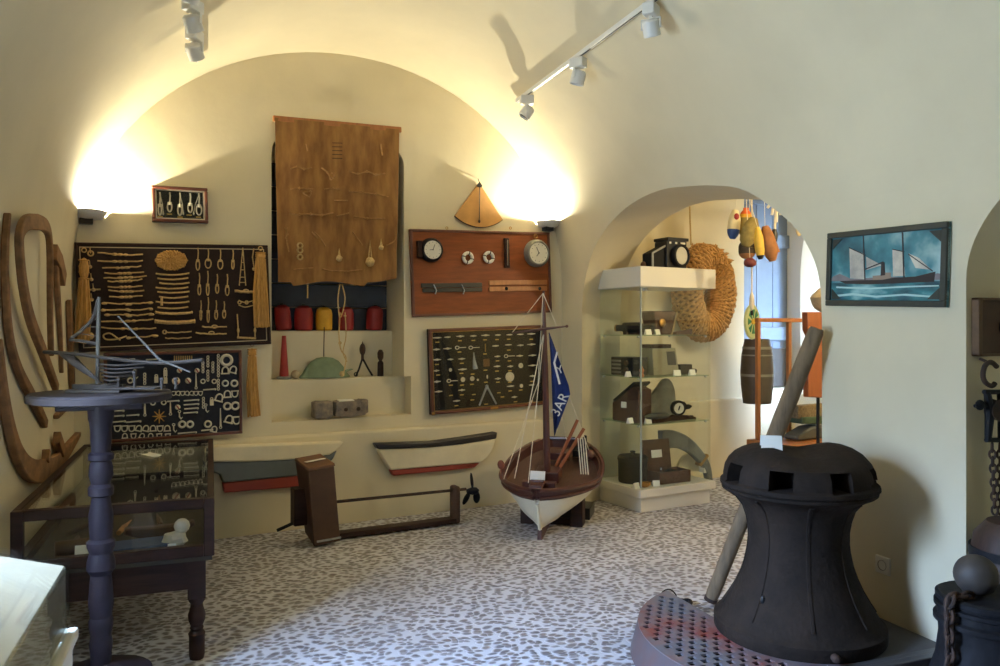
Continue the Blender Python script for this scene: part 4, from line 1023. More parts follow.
for z in ZS:
    MB().bb((gx0 + .01, gy0 + .012, z), (gx1 - .01, gy1 - .012, z + .008)).make('shelf', SHELF, vt)
    m = MB()
    for xx in (gx0 + .012, gx1 - .012):
        for yy in (gy0 + .05, gy1 - .05): m.cyl((xx - .008, yy, z - .008), (xx + .008, yy, z - .008), .009, n=10)
    m.make('shelf_pins', STEEL, vt)
MB().cyl((.2, .2, 1.835), (.2, .2, 1.815), .03).make('downlight', STEEL, vt)
def vloc(u, y, z):
    return VIT.w(VIT.uv(u, 400, y)[0], z, y)
A_, B_, C_, D_ = ZS[0] + .009, ZS[1] + .009, ZS[2] + .009, .191
def cards(lst):
    for (u, y, z, lab, rz) in lst:
        m = MB().hexa([(-.03, -.016, 0), (.03, -.016, 0), (.03, .016, 0), (-.03, .016, 0), (-.03, -.002, .045), (.03, -.002, .045), (.03, .002, .045), (-.03, .002, .045)])
        tag(m.make('label_card', CARD, None, loc=vloc(u, y, z), rotz=VIT.a + rz), lab, 'card', 'white cards in the vitrine')
cards([(648, .05, A_, 'white card left of the two before the dark case on the top vitrine shelf', 0), (657, .12, A_, 'white card right and behind, before the dark case on the top vitrine shelf', .2),
       (628, .11, B_, 'white card before the dark box on the second vitrine shelf', .3), (677, .08, B_, 'white card right of the grey cabinet on the second vitrine shelf', -.3), (692, .08, B_, 'white card furthest right on the second vitrine shelf', 0),
       (630, .13, C_, 'white card before the gabled wooden case on the third vitrine shelf', .2), (648, .06, C_, 'white card in the middle front of the third vitrine shelf', 0),
       (636, .055, D_, 'cream card on the vitrine floor before the black tub', .2), (656, .05, D_, 'white card leaning on the vitrine floor before the open box', -.4)])
# top shelf
t = thing('spyglass', 'dark spyglass lying in a cradle on the top vitrine shelf', 'telescope', VIT.w(.125, A_, .235), VIT.a - 1.2)
MB().tube([(-.17, .0, .055), (-.10, 0, .055), (-.1, 0, .058), (.06, 0, .06), (.06, 0, .05), (.17, 0, .05)], [.028, .028, .045, .045, .036, .034], 20).make('barrel', BLACKIRON, t)
m = MB(); m.bb((-.08, -.05, 0), (-.05, .05, .03)); m.bb((.05, -.05, 0), (.08, .05, .03)); m.bb((-.1, -.02, 0), (.1, .02, .015)); m.make('cradle', DARKWOOD, t)
MB().tube([(-.18, 0, .055), (-.168, 0, .055)], .031, 20).make('eyepiece', BRASS, t)
t = thing('leather_instrument_case', 'dark flared instrument case with pale flap on the top vitrine shelf', 'case', vloc(659, .2, A_), VIT.a)
MB().hexa([(-.10, -.07, 0), (.07, -.07, 0), (.07, .07, 0), (-.10, .07, 0), (-.13, -.09, .2), (.12, -.09, .2), (.12, .09, .2), (-.13, .09, .2)]).make('case_body', LEATHER, t, bevel=.012)
MB().hexa([(.085, -.06, .0), (.1, -.06, 0), (.1, .07, 0), (.085, .07, 0), (.125, -.08, .19), (.14, -.08, .19), (.14, .08, .19), (.125, .08, .19)]).make('flap', mat('pale_leather', (170, 146, 104), .7), t)
MB().lathe([(0, 0), (.035, 0), (.035, .012), (.02, .02), (0, .02)], 20, (-.04, -.082, .1), axis=(0, -1, .1)).make('round_lens', BRASS, t)
t = thing('sheath_knife', 'tapering dark sheath lying to the right on the top vitrine shelf', 'sheath', vloc(681, .22, A_), VIT.a)
MB().hexa([(-.08, -.03, 0), (.12, -.01, 0), (.12, .01, 0), (-.08, .03, 0), (-.08, -.03, .02), (.12, -.01, .05), (.12, .01, .05), (-.08, .03, .02)]).make('sheath', LEATHER, t, bevel=.004)
# second shelf
t = thing('radio_box', 'black ribbed radio box at the left of the second vitrine shelf', 'radio', VIT.w(.115, B_, .28), VIT.a - 1.45)
MB().bb((-.14, -.09, 0), (.12, .09, .155)).make('box_body', BLACK, t, bevel=.006)
m = MB(); 
for i in range(4): m.bb((-.13, -.097, .02 + .032 * i), (-.02, -.089, .035 + .032 * i))
m.make('grille_ribs', GREYMETAL, t)
m = MB()
for i in range(2): m.cyl((.05, -.09, .05 + .06 * i), (.05, -.11, .05 + .06 * i), .02)
m.make('tuning_knob', BROWNBOX, t)
t = thing('copper_flask', 'little copper flask standing at the corner of the second vitrine shelf', 'flask', VIT.w(.05, B_, .05), VIT.a)
MB().lathe([(0, 0), (.018, 0), (.02, .02), (.012, .03), (.02, .045), (.02, .06), (.008, .075), (.01, .085), (0, .085)], 18).make('flask_body', mat('copper', (186, 110, 70), .35, metal=.8), t)
t = thing('echo_sounder', 'grey-green metal sounder cabinet with dark window on the second vitrine shelf', 'instrument', VIT.w(.385, B_, .22), VIT.a)
MB().hexa([(-.15, -.10, 0), (.14, -.10, 0), (.14, .1, 0), (-.15, .1, 0), (-.13, -.06, .23), (.13, -.06, .23), (.13, .09, .23), (-.13, .09, .23)]).make('cabinet', mat('grey_green', (128, 124, 104), .5, var=.08), t, bevel=.008)
MB().hexa([(.02, -.09, .085), (.11, -.09, .085), (.11, -.07, .085), (.02, -.07, .085), (.02, -.068, .2), (.11, -.068, .2), (.11, -.05, .2), (.02, -.05, .2)]).make('window', BLACK, t)
MB().bb((-.14, -.05, .23), (.09, .08, .262)).make('top_slab', DARKWOOD, t, bevel=.004)
t = thing('camera', 'small black box camera behind white cards on the second vitrine shelf', 'camera', vloc(684, .2, B_), VIT.a)
MB().bb((-.08, -.04, 0), (.06, .04, .085)).make('camera_body', BLACK, t, bevel=.005)
MB().lathe([(0, 0), (.02, 0), (.02, .03), (0, .03)], 16, (.085, -.02, .025), axis=(0, -1, 0)).make('lens', BLACKIRON, t)
# third shelf
t = thing('gabled_wood_case', 'dark wooden case with sloping gable at the left of the third vitrine shelf', 'case', VIT.w(.115, C_, .26), VIT.a - 1.45)
MB().prism([(-.15, 0), (.15, 0), (.15, .27), (.07, .3), (-.15, .15)], -.08, .08).make('case_body', LEATHER, t, bevel=.004)
MB().box((.0, 0, .25), (.29, .2, .02), (0, -.60, 0)).make('sloping_lid', BLACK, t, bevel=.004)
MB().box((-.01, -.084, .14), (.06, .004, .05)).make('paper_label', CARD, t)
t = thing('sheet_metal_blade', 'grey rounded sheet-metal blade standing on the third vitrine shelf', 'blade', vloc(660, .30, C_), VIT.a)
MB().prism([(-.19, .0)] + [(-.19, .12)] + [(x, z) for x, z in spline([(-.19, .12), (-.06, .25), (.02, .33), (.09, .34), (.15, .27), (.17, .15), (.165, .0)], 5)][1:], -.012, .012).make('blade_sheet', GREYMETAL, t, bevel=.003)
t = thing('patent_log', 'brown cast log reel with white dial on the third vitrine shelf', 'ship log', VIT.w(.50, C_, .12), VIT.a)
MB().hexa([(-.27, -.05, 0), (.19, -.03, 0), (.19, .03, 0), (-.27, .05, 0), (-.27, -.05, .055), (.19, -.02, .018), (.19, .02, .018), (-.27, .05, .055)]).make('base_bar', RUSTIRON, t, bevel=.004)
m = MB(); m.lathe([(0, 0), (.062, 0), (.066, .015), (.066, .04), (0, .04)], 28, (-.02, -.01, .105), axis=(-.25, -1, 0)); o = m.make('dial_case', BLACK, t)
m = MB(); m.lathe([(0, .041), (.045, .041), (.045, .044), (0, .044)], 28, (-.02, -.01, .105), axis=(-.25, -1, 0)); o2 = m.make('dial_face', DIAL, o)
m = MB(); m.tube([(-.04, -.056, .09), (-.025, -.056, .125)], .006, 6); m.make('pointer', BLACK, o)
MB().tube([(.02, 0, .11), (.06, 0, .11), (.06, 0, .105), (.13, 0, .107), (.16, 0, .11)], [.04, .045, .025, .02, .006], 14).make('rotor_shaft', BLACKIRON, t)
m = MB()
for i in range(10): m.box((-.24 + i * .042, -.02, .05 - i * .003), (.02, .03, .02))
m.make('rack_tooth', RUSTIRON, t)
t = thing('netting_shuttle', 'grey-green spindle-shaped netting tool on the third vitrine shelf', 'netting tool', VIT.w(.22, C_, .055), VIT.a)
MB().ball((0, 0, .055), (.14, .03, .028), 18).make('spindle', mat('olive_grey', (84, 84, 74), .6), t)
MB().bb((-.05, -.02, 0), (.05, .02, .03)).make('rest', DARKWOOD, t)
# vitrine floor
t = thing('black_tub', 'low black round tub on the vitrine floor, behind the boat', 'tub', VIT.w(.15, D_, .29), VIT.a)
MB().lathe([(0, 0), (.118, 0), (.122, .02), (.124, .18), (.13, .185), (.13, .21), (.115, .225), (.05, .235), (0, .235)], 36).make('tub_body', BLACKIRON, t)
MB().lathe([(0, .235), (.018, .235), (.024, .26), (0, .265)], 16).make('lid_knob', BLACKIRON, t)
t = thing('open_wooden_box', 'brown wooden instrument box with raised lid on the vitrine floor', 'box', VIT.w(.42, D_, .15), VIT.a - .05)
m = MB(); m.bb((-.16, -.09, 0), (.17, .09, .012)); m.bb((-.16, -.09, 0), (.17, -.08, .1)); m.bb((-.16, .08, 0), (.17, .09, .1)); m.bb((-.16, -.08, 0), (-.15, .08, .1)); m.bb((.16, -.08, 0), (.17, .08, .1)); m.bb((-.15, -.08, .06), (.16, .08, .066)); m.make('box_body', LEATHER, t, bevel=.002)
MB().box((-.04, .115, .22), (.29, .03, .25), (-.15, 0, 0)).make('lid', LEATHER, t, bevel=.004)
MB().box((-.045, .098, .225), (.11, .003, .065), (-.15, 0, 0)).make('lid_label', CARD, t)
m = MB(); m.lathe([(0, .066), (.05, .066), (.055, .085), (.03, .1), (0, .1)], 24, (.03, 0, 0)); m.make('instrument', BLACKIRON, t)
MB().tube([(-.09, -.02, .07), (-.09, -.02, .13)], .012, 10).make('eyepiece', CHROME, t)
t = thing('curved_horn', 'big grey curved tapering horn arching down to the right inside the vitrine', 'horn', vloc(690, .30, D_), VIT.a)
h_ = lambda u, v: (lambda r: Vector((r[0] - VIT.uv(690, 400, .30)[0], 0, r[1] - D_)))(VIT.uv(u, v, .30))
Q = spline([h_(660, 441), h_(672, 439), h_(686, 444), h_(698, 455), h_(706, 467), h_(709, 484)], 6); k = len(Q); Q = [Vector((p.x, p.z)) for p in Q]
MB().strip(Q, [lerp(.19, .055, (i / (k - 1)) ** .8) for i in range(k)], -.03, .03).make('horn_body', mat('horn_grey', (104, 110, 110), .5, var=.2, scale=10), t, bevel=.018)
MB().strip(Q[int(k * .66):int(k * .66) + 2], .125, -.034, .034).make('binding_ring', BRASS, t)
t = thing('white_arc_board', 'pale half-round board standing on the vitrine floor, under the horn', 'board', vloc(690, .395, D_), VIT.a)
R9 = .165
MB().prism([(R9 * math.cos(PI * i / 20), R9 * 1.05 * math.sin(PI * i / 20)) for i in range(21)], -.015, .015).make('half_disc', mat('pale_board', (214, 204, 170), .6), t, bevel=.004)
MB().bb((.06, -.12, 0), (.1, -.05, .08)).make('white_block', WHITEPAINT, t, bevel=.003)
t = thing('sea_sponge', 'small ochre sea sponge on the vitrine floor before the black tub', 'sponge', VIT.w(.09, D_, .06), VIT.a)
MB().ball((0, 0, .022), (.06, .03, .024), 18, fn=lambda p, d: p * (1 + .15 * math.sin(9 * d.x) * math.cos(11 * d.y) + .1 * math.sin(17 * d.z))).make('sponge_body', mat('ochre_sponge', (150, 106, 40), .95, var=.3, scale=60, bump=.1), t)
# lantern on the vitrine
t = thing('signal_lantern', 'black signal lantern with round pale lens, on top of the vitrine', 'lantern', vloc(668, .16, 2.0), VIT.a)
T9 = .02
MB().bb((-.10, -.10, 0), (.12, .06, .23)).make('lamp_box', BLACK, t, bevel=.008)
m = MB(); m.bb((-.10, -.115, .235), (.13, .07, .262)); m.bb((-.09, -.10, .20), (.12, .06, .24)); m.make('cap', BLACK, t, bevel=.004)
m = MB()
for x in (-.075, -.01, .05): m.bb((x, -.104, .209), (x + (.05 if x > .04 else .02), -.1, .226))
m.make('vent_hole', DIAL, t)
m = MB(); m.lathe([(.075, 0), (.095, 0), (.1, .02), (.095, .04), (.08, .045), (.075, .04), (.075, 0)], 36, (.03, -.1, .11), axis=(.1, -1, 0)); m.make('lens_ring', BLACKIRON, t)
m = MB(); m.lathe([(0, .02), (.078, .02), (.078, .03), (.05, .036), (0, .04)], 32, (.03, -.1, .11), axis=(.1, -1, 0)); m.make('lens', mat('pale_lens', (196, 192, 176), .25), t)
m = MB(); m.hexa([(-.24, -.07, 0), (-.1, -.07, 0), (-.1, .05, 0), (-.24, .05, 0), (-.24, -.07, .125), (-.1, -.07, .19), (-.1, .05, .19), (-.24, .05, .125)]); m.make('bellows_housing', BLACKIRON, t, bevel=.004)
m = MB(); m.tube([(-.235, -.078, .0), (-.235, -.078, .125), (-.1, -.078, .19)], .009, 6); m.make('side_rail', STEEL, t)
MB().ball((-.27, 0, .03), (.025, .025, .03), 12).make('focus_knob', BROWNBOX, t)
# ================================================================== BOAT
def hull_section(t):
    """t 0 bow .. 1 stern -> half breadth at the rail, rail height, keel height"""
    b = .37 * (math.sin(min(1, t / .5) * PI / 2) ** .55 if t < .5 else (1 - .88 * ((t - .5) / .5) ** 2.8) ** .6)
    rail = .40 - .16 * math.sin(PI * t) * .55 + .03 * t
    keel = .0
    return max(b, .012), rail, keel
bow = floor_pt(541, 538); ang = BOAT_YAW
bt = thing('fishing_boat_model', 'white and brown wooden fishing boat model with mast on a block stand', 'boat model', (bow.x, bow.y, 0), 0, rot=Euler((BOAT_PITCH, 0, ang)))
LB = BOAT_LEN; NS = 26; NR_ = 11
def hull_pt(t, s):     # s 0 keel .. 1 rail on +x side
    b, r, k = hull_section(t)
    rake = -.10 * (1 - t) ** 6 * s + .05 * t ** 6 * s
    f = 2.2 if t < .12 else 1.7
    x = b * (1 - (1 - s) ** f) ** (.85 if t > .15 else lerp(1.25, .85, t / .15)); z = k + .055 + (r - k - .055) * s ** 1.25
    return Vector((x, t * LB + rake, z))
def shell(m, s0, s1, off=0.0, n=NR_):
    rows = []
    for i in range(NS + 1):
        t = i / NS; row = []
        for j in range(n + 1):
            p = hull_pt(t, lerp(s0, s1, j / n)); p.x += off; row.append(p)
        rows.append(row)
    for sx in (1, -1):
        vs = [Vector((sx * p.x, p.y, p.z)) for r in rows for p in r] + [Vector((sx * max(p.x - .02 - off, 0), p.y + (.01 if i < 3 else 0), p.z)) for i, r in enumerate(rows) for p in r]
        N = (NS + 1) * (n + 1); fs = []
        for i in range(NS):
            for j in range(n):
                a = i * (n + 1) + j; q = (a, a + 1, a + n + 2, a + n + 1); fs.append(q); fs.append(tuple(N + k for k in reversed(q)))
            a = i * (n + 1) + n; fs.append((a, a + n + 1, N + a + n + 1, N + a))
        m._add(vs, fs)
    vs = [Vector((s * p.x, p.y, p.z)) for s in (1, -1) for p in rows[-1]]; n1 = n + 1
    m._add(vs, [(j, j + 1, n1 + j + 1, n1 + j) for j in range(n)])
    return m
shell(MB(), 0, .80).make('hull', mat('boat_white', (228, 220, 196), .4, var=.04, scale=5), bt, angle=60)
BROWNRED = mat('boat_brown', (76, 40, 34), .4, var=.12, scale=10, coat=.2)
shell(MB(), .80, 1.0, .008, 4).make('sheer_band', BROWNRED, bt, angle=60)
m = MB()
for s in (.86, 1.0):
    for sx in (1, -1):
        m.tube([Vector((sx * (hull_pt(i / NS, s).x + .012), hull_pt(i / NS, s).y - .004, hull_pt(i / NS, s).z)) for i in range(NS + 1)], .016 if s == 1.0 else .011, 8)
m.tube([Vector((sx * (hull_pt(1, 1).x), hull_pt(1, 1).y, hull_pt(1, 1).z)) for sx in (-1, 1)], .016, 8)
m.make('rubbing_strake', BROWNRED, bt)
m = MB(); vs = []; 
for i in range(NS + 1):
    p = hull_pt(i / NS, .84); vs += [Vector((p.x - .008, p.y + .004, p.z)), Vector((-p.x + .008, p.y + .004, p.z)), Vector((-p.x + .008, p.y + .004, p.z - .012)), Vector((p.x - .008, p.y + .004, p.z - .012))]
fs = []
for i in range(NS):
    a = 4 * i; b = a + 4
    for k in range(4): fs.append((a + k, a + (k + 1) % 4, b + (k + 1) % 4, b + k))
fs += [(0, 3, 2, 1), (4 * NS, 4 * NS + 1, 4 * NS + 2, 4 * NS + 3)]
m._add(vs, fs); m.make('deck', mat('deck_brown', (84, 58, 48), .6, var=.15, scale=14, stretch=(6, 1, 1)), bt)
m = MB(); m.strip([(0, 0)], 0, 0, 0) if False else None
m.hexa([(-.018, -.05, .0), (.018, -.05, .0), (.018, LB + .01, -.005), (-.018, LB + .01, -.005), (-.016, -.03, .075), (.016, -.03, .075), (.016, LB, .05), (-.016, LB, .05)]); m.make('keel', BROWNRED, bt, bevel=.004)
m = MB(); m.tube([Vector((0, hull_pt(0, j / 8).y - .008, hull_pt(0, j / 8).z)) for j in range(7)], .014, 8); m.make('stem_post', mat('boat_white', (228, 220, 196)), bt)
m = MB(); m.box((0, -.06, .425), (.09, .10, .03)); m.box((0, .02, .40), (.24, .05, .04)); m.tube([(-.05, -.03, .44), (.05, -.03, .44)], .012, 8); m.make('bow_fitting', BROWNRED, bt, bevel=.004)
zd_ = .36
m = MB(); m.bb((-.09, LB * .30, zd_ - .05), (.09, LB * .47, zd_ + .03)); o = m.make('hatch', BROWNRED, bt, bevel=.005)
my = LB * .33; MH = BOAT_MAST
m = MB(); LEAN = .10
m.tube([(0, my, zd_ - .05), (0, my + LEAN * MH * .6, zd_ + MH * .6), (0, my + LEAN * MH, zd_ + MH)], [.026, .022, .008], 14); mast = m.make('mast', BROWNRED, bt)
my = my + LEAN * MH * .8 + .03; m = MB(); zz = zd_ + MH * .80; m.tube([(-.24, my - .05, zz - .03), (0, my - .05, zz), (.17, my - .05, zz + .02)], [.005, .011, .006], 8); m.ball((.17, my - .05, zz + .02), .012, 8); m.make('yard', BROWNRED, bt)
m = MB()
top = Vector((0, my - .03, zd_ + MH * .80)); tip = Vector((0, my - .03, zd_ + MH * .99))
m.tube([top, Vector((-.20, .10, .40))], .0035, 6); m.tube([top, Vector((-.07, -.02, .42))], .003, 6); m.tube([top, Vector((.27, LB * .75, .40))], .003, 6); m.tube([top, Vector((.05, LB * .98, .42))], .003, 6)
m.tube([tip, Vector((-.24, my - .05, zz - .03))], .003, 6); m.tube([tip, Vector((.10, my, zz - .02))], .003, 6)
m.tube([tip, Vector((-.06, my - .05, zd_ + MH * .5)), Vector((-.26, .02, .42))], .003, 6)
m.make('rigging', TWINE, bt)
m = MB(); m.tube([(.045, LB * .46, zd_ + .03), (.20, LB * .60, zd_ + .36)], .013, 8); m.tube([(.08, LB * .44, zd_ + .03), (.25, LB * .58, zd_ + .30)], .013, 8)
m.make('oar', mat('oar_wood', (140, 78, 44), .5, var=.1), bt)
for k in range(4):
    m = MB(); m.tube([(.24 + .018 * k, LB * .42, zd_ - .01), (.21 + .018 * k, LB * .52, zd_ + .24)], .004, 6); m.make('fishing_rod', BONE, bt)
m = MB(); m.tube([(.2, LB * .86, zd_), (.2, LB * .86, zd_ + .10), (.22, LB * .86, zd_ + .16)], [.035, .03, .01], 10); m.bb((.12, LB * .8, zd_), (.26, LB * .92, zd_ + .05)); m.make('winch', BLACKIRON, bt)
m = MB(); m.bb((-.06, LB * .72, zd_ - .01), (.1, LB * .84, zd_ + .05)); m.ball((.27, LB * .72, zd_ + .05), (.04, .05, .04), 12); m.make('stern_bench', BROWNRED, bt, bevel=.006)
MB().box((-.045, .17, .40), (.11, .006, .07), (-.5, 0, .0)).make('label_card', CARD, bt)
m = MB(); m.tube([(-.28, .02, .42), (-.275, .018, .50)], .004, 6); m.ball((-.275, .02, .53), (.026, .02, .035), 12); m.make('bow_float', mat('cork_brown', (120, 66, 48), .8), bt)
# flag
m = MB(); fz = lambda a: zd_ + MH * a
F0 = Vector((.03, my - .02, fz(.775))); F1 = Vector((.17, my + .04, fz(.44))); F2 = Vector((.03, my + .03, fz(.18)))
vs = []; n = 12
for i in range(n + 1):
    t_ = i / n; edge = F0.lerp(F2, t_); 
    far = F0.lerp(F1, t_ / .56) if t_ < .56 else F1.lerp(F2, (t_ - .56) / .44)
    for j in range(6):
        p = edge.lerp(far, j / 5); p.y += .012 * math.sin(j * 1.6 + t_ * 6); vs.append(p)
N = len(vs); vs2 = [p + Vector((0, .003, 0)) for p in vs]; fs = []
for i in range(n):
    for j in range(5):
        a = i * 6 + j; fs += [(a, a + 1, a + 7, a + 6), (N + a, N + a + 6, N + a + 7, N + a + 1)]
m._add(vs + vs2, fs); flag = m.make('flag', NAVYFLAG, bt)
def flag_text(txt, size, at, rot):
    me = text_mesh(txt, size, .0015); me.materials.append(FLAGWHITE)
    o = bpy.data.objects.new('flag_lettering', me); COL.objects.link(o); o.parent = flag
    o.rotation_euler = Euler((PI / 2, rot, .25)); o.location = at
flag_text('3AR', .105, F1.lerp(F2, .30) + Vector((-.040, -.03, .01)), -math.radians(62))
flag_text('Y', .085, F0.lerp(F1, .62) + Vector((-.018, -.022, .0)), -math.radians(20))
m = MB(); m.tube([F0 + Vector((.06, -.02, -.14)), F0 + Vector((.035, -.02, -.22)), F0 + Vector((.07, -.022, -.38))], .008, 6); m.make('white_cross_cord', FLAGWHITE, flag)
# block stand
bx_, by_ = bow.x, bow.y
d2 = Vector((-math.sin(ang), math.cos(ang)))
bst = thing('block_stand', 'dark wooden chocks carrying the fishing boat model on the floor', 'stand', (bx_ + d2.x * .42, by_ + d2.y * .42, 0), ang)
m = MB(); m.bb((-.22, -.02, 0), (.22, .03, .05)); m.make('cross_bearer', DARKWOOD, bst, bevel=.004)
for s in (-1, 1):
    m = MB(); m.hexa([(s * .14, -.06, 0), (s * .24, -.06, 0), (s * .24, .08, 0), (s * .14, .08, 0), (s * .16, -.06, .17), (s * .24, -.06, .22), (s * .24, .08, .22), (s * .16, .08, .17)]); m.make('chock', DARKWOOD, bst, bevel=.006)
m = MB(); m.bb((-.02, .18, 0), (.26, .44, .09)); m.make('rear_block', BLACK, bst, bevel=.006)
# ================================================================== RIGHT SIDE
# ---------------- perforated base plate
cx, cy, ph = 2.48, 2.82, .14
RP = .71
pl = []
for i in range(41):
    a = math.radians(92 + (360 - 92 - 150) * 0 + (225 - 92) * i / 40)
    pl.append((cx + RP * math.cos(a), cy + RP * math.sin(a)))
pl = [(x, y) for x, y in pl if x < 2.2 and y > 2.40]
ex = cx - math.sqrt(RP ** 2 - (2.40 - cy) ** 2)
SLAB = [(2.46, 2.40), (2.946, 2.40), (2.946, 2.86), (2.46, 2.86)]
poly = [(2.215, 2.75), (2.215, cy + math.sqrt(RP ** 2 - (2.215 - cx) ** 2))] + pl + [(ex, 2.40), (2.46, 2.40), (2.46, 2.75)]
def xyprism(mb, poly, z0, z1):
    n = len(poly); return mb._add([(p[0], p[1], z0) for p in poly] + [(p[0], p[1], z1) for p in poly],
        [tuple(range(n - 1, -1, -1)), tuple(range(n, 2 * n))] + [(i, (i + 1) % n, n + (i + 1) % n, n + i) for i in range(n)])
def plate_mat():
    m = bpy.data.materials.new('red_flaked_paint'); m.use_nodes = True; nt = m.node_tree; N = nt.nodes; L = nt.links; b = N['Principled BSDF']
    tc = N.new('ShaderNodeTexCoord'); n = N.new('ShaderNodeTexNoise'); n.inputs['Scale'].default_value = 3.2; n.inputs['Detail'].default_value = 7; n.inputs['Roughness'].default_value = .65
    L.new(tc.outputs['Object'], n.inputs['Vector']); r = N.new('ShaderNodeValToRGB'); e = r.color_ramp.elements
    e[0].position = .44; e[0].color = (*lin((104, 102, 108)), 1); e[1].position = .66; e[1].color = (*lin((128, 60, 54)), 1)
    x = e.new(.54); x.color = (*lin((116, 94, 94)), 1)
    L.new(n.outputs['Fac'], r.inputs[0]); L.new(r.outputs[0], b.inputs['Base Color']); b.inputs['Roughness'].default_value = .55; b.inputs['Metallic'].default_value = .1
    return m
plate = thing('perforated_base_plate', 'round-edged perforated iron plate with flaking red paint under the capstan', 'base plate', (0, 0, 0))
m = MB(); xyprism(m, poly, ph - .009, ph); top = m.make('grating', plate_mat(), plate, smooth=False)
m = MB(); xyprism(m, SLAB, 0, ph - .001); m.make('side_slab', mat('slab_grey', (74, 72, 72), .6, var=.15, scale=6), plate, smooth=False)
# square holes punched in the visible left half
hb = MB(); pit = .062
for i in range(-14, 14):
    for j in range(-10, 14):
        x = cx + (i + .5 * (j % 2)) * pit; y = cy + j * pit * .72
        if math.hypot(x - cx, y - cy) > RP - .03 or math.hypot(x - cx, y - cy) < .37 or x > 2.17 or y < 2.44: continue
        hb.box((x, y, ph), (.031, .030, .1))
hb = hb.make('cutter', BLACK, smooth=False)
cut(top, [hb]); kill(hb)
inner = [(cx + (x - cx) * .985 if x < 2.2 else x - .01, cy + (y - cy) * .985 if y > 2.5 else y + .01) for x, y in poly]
m = MB(); xyprism(m, inner, 0.0, ph - .02); m.make('hole_shade_pan', mat('hole_shade_black', (14, 13, 14), .95, spec=.05), plate, smooth=False)  # near-black fill below the grating, stands in for shade in its holes
# sloping skirt
m = MB(); n = len(pl); vs = []
for (x, y) in pl:
    d = Vector((x - cx, y - cy)).normalized()
    vs += [(x, y, ph - .004), (x + d.x * .035, y + d.y * .035, 0), (x + d.x * .015, y + d.y * .015, 0), (x - d.x * .012, y - d.y * .012, ph - .012)]
fs = [(0, 1, 2, 3), (4 * n - 1, 4 * n - 2, 4 * n - 3, 4 * n - 4)]
for i in range(n - 1):
    a = 4 * i
    for k in range(4): fs.append((a + k, a + (k + 1) % 4, a + 4 + (k + 1) % 4, a + 4 + k))
m._add(vs, fs); m.make('skirt', mat('plate_grey', (78, 74, 78), .8, c2=(86, 66, 64), scale=5), plate)
MB().bb((2.3, 2.38, 0), (2.946, 2.42, ph + .006)).bb((2.3, 2.42, ph - .03), (2.946, 2.455, ph + .004)).make('front_edge', mat('edge_iron', (92, 90, 92), .4, metal=.5), plate, bevel=.005)
# ---------------- capstan
KR = .955
cp = thing('iron_capstan', 'big rusty cast-iron ship capstan with square sockets round its domed head', 'capstan', (cx, cy, ph))
prof = [(0, 0), (.378, 0), (.383, .008), (.383, .055), (.374, .062), (.366, .066), (.345, .10), (.318, .14), (.288, .19), (.262, .245), (.243, .30), (.230, .36), (.224, .41), (.225, .46), (.234, .51), (.252, .56), (.285, .60), (.318, .620),
        (.338, .628), (.346, .634), (.348, .645), (.340, .65)]
H0 = -.0
def wobble(p, a):
    return Vector((p.x, p.y, p.z)) * 1.0
prof = [(r * KR, z) for r, z in prof]
m = MB(); m.lathe(prof + [(0, .65)], 72); body = m.make('barrel', IRON, cp, angle=40)
# whelps: shallow ribs on the barrel
m = MB()
for i in range(8):
    a = 2 * PI * i / 8 + .25; c, s = math.cos(a), math.sin(a)
    pts = [Vector((c * (r - .007), s * (r - .007), z)) for r, z in prof[6:18]]
    m.tube(pts, [.012] * len(pts), 6)
m.make('whelp_rib', IRON, cp)
head = [(0, .648), (.352, .648), (.362, .656), (.361, .672), (.348, .682), (.347, .70), (.340, .735), (.322, .768), (.293, .797), (.255, .818), (.212, .832), (.17, .838), (.13, .834), (.0, .826)]
d_r = Vector((RT.x, RT.y)); d_f = Vector((FW.x, FW.y))
def head_fn(p, a):
    if p.z > .76:
        side = abs(Vector((p.x, p.y)).normalized().dot(d_r)) if p.xy.length > 1e-4 else 0
        p.z += (side ** 2 - .9) * .045 * min(1, (p.z - .76) / .05)
    rr = 1 + .006 * math.sin(5 * a) + .004 * math.sin(13 * a + 1); p.x *= rr; p.y *= rr
    return p
head = [(r * KR * .975, z) for r, z in head]
hd = MB().lathe(head, 72, fn=head_fn).make('domed_head', IRON, cp, angle=45)
cb = MB(); base_a = math.atan2(-FW.y, -FW.x)
for i in range(8):
    a = base_a - math.radians(33) + 2 * PI * i / 8
    cb.box((math.cos(a) * .30, math.sin(a) * .30, .716), (.22, .10, .084), Euler((0, 0, a)))
cbo = cb.make('cutter', BLACK); cbo.parent = cp
a = base_a + math.radians(58)
cb2 = MB().hexa([Vector((math.cos(a + da) * r, math.sin(a + da) * r, z)) for z, dd in ((.668, .16), (.70, .34)) for da, r in ((-dd, .30), (dd, .30), (dd, .40), (-dd, .40))]).make('cutter', BLACK); cb2.parent = cp
cut(hd, [cbo, cb2]); kill(cbo, cb2); smooth(hd, 40)
MB().lathe([(0, 0), (.016, 0), (.018, .02), (.012, .035), (0, .04)], 14, (cx - cx + math.cos(base_a + .02) * .363, math.sin(base_a + .02) * .363, .03), axis=(math.cos(base_a), math.sin(base_a), 0)).make('drain_bolt', RUSTIRON, cp)
a = base_a - math.radians(52)
MB().ball((math.cos(a) * .272, math.sin(a) * .272, .19), (.012, .012, .022), 10).make('grease_hole', BLACK, cp)
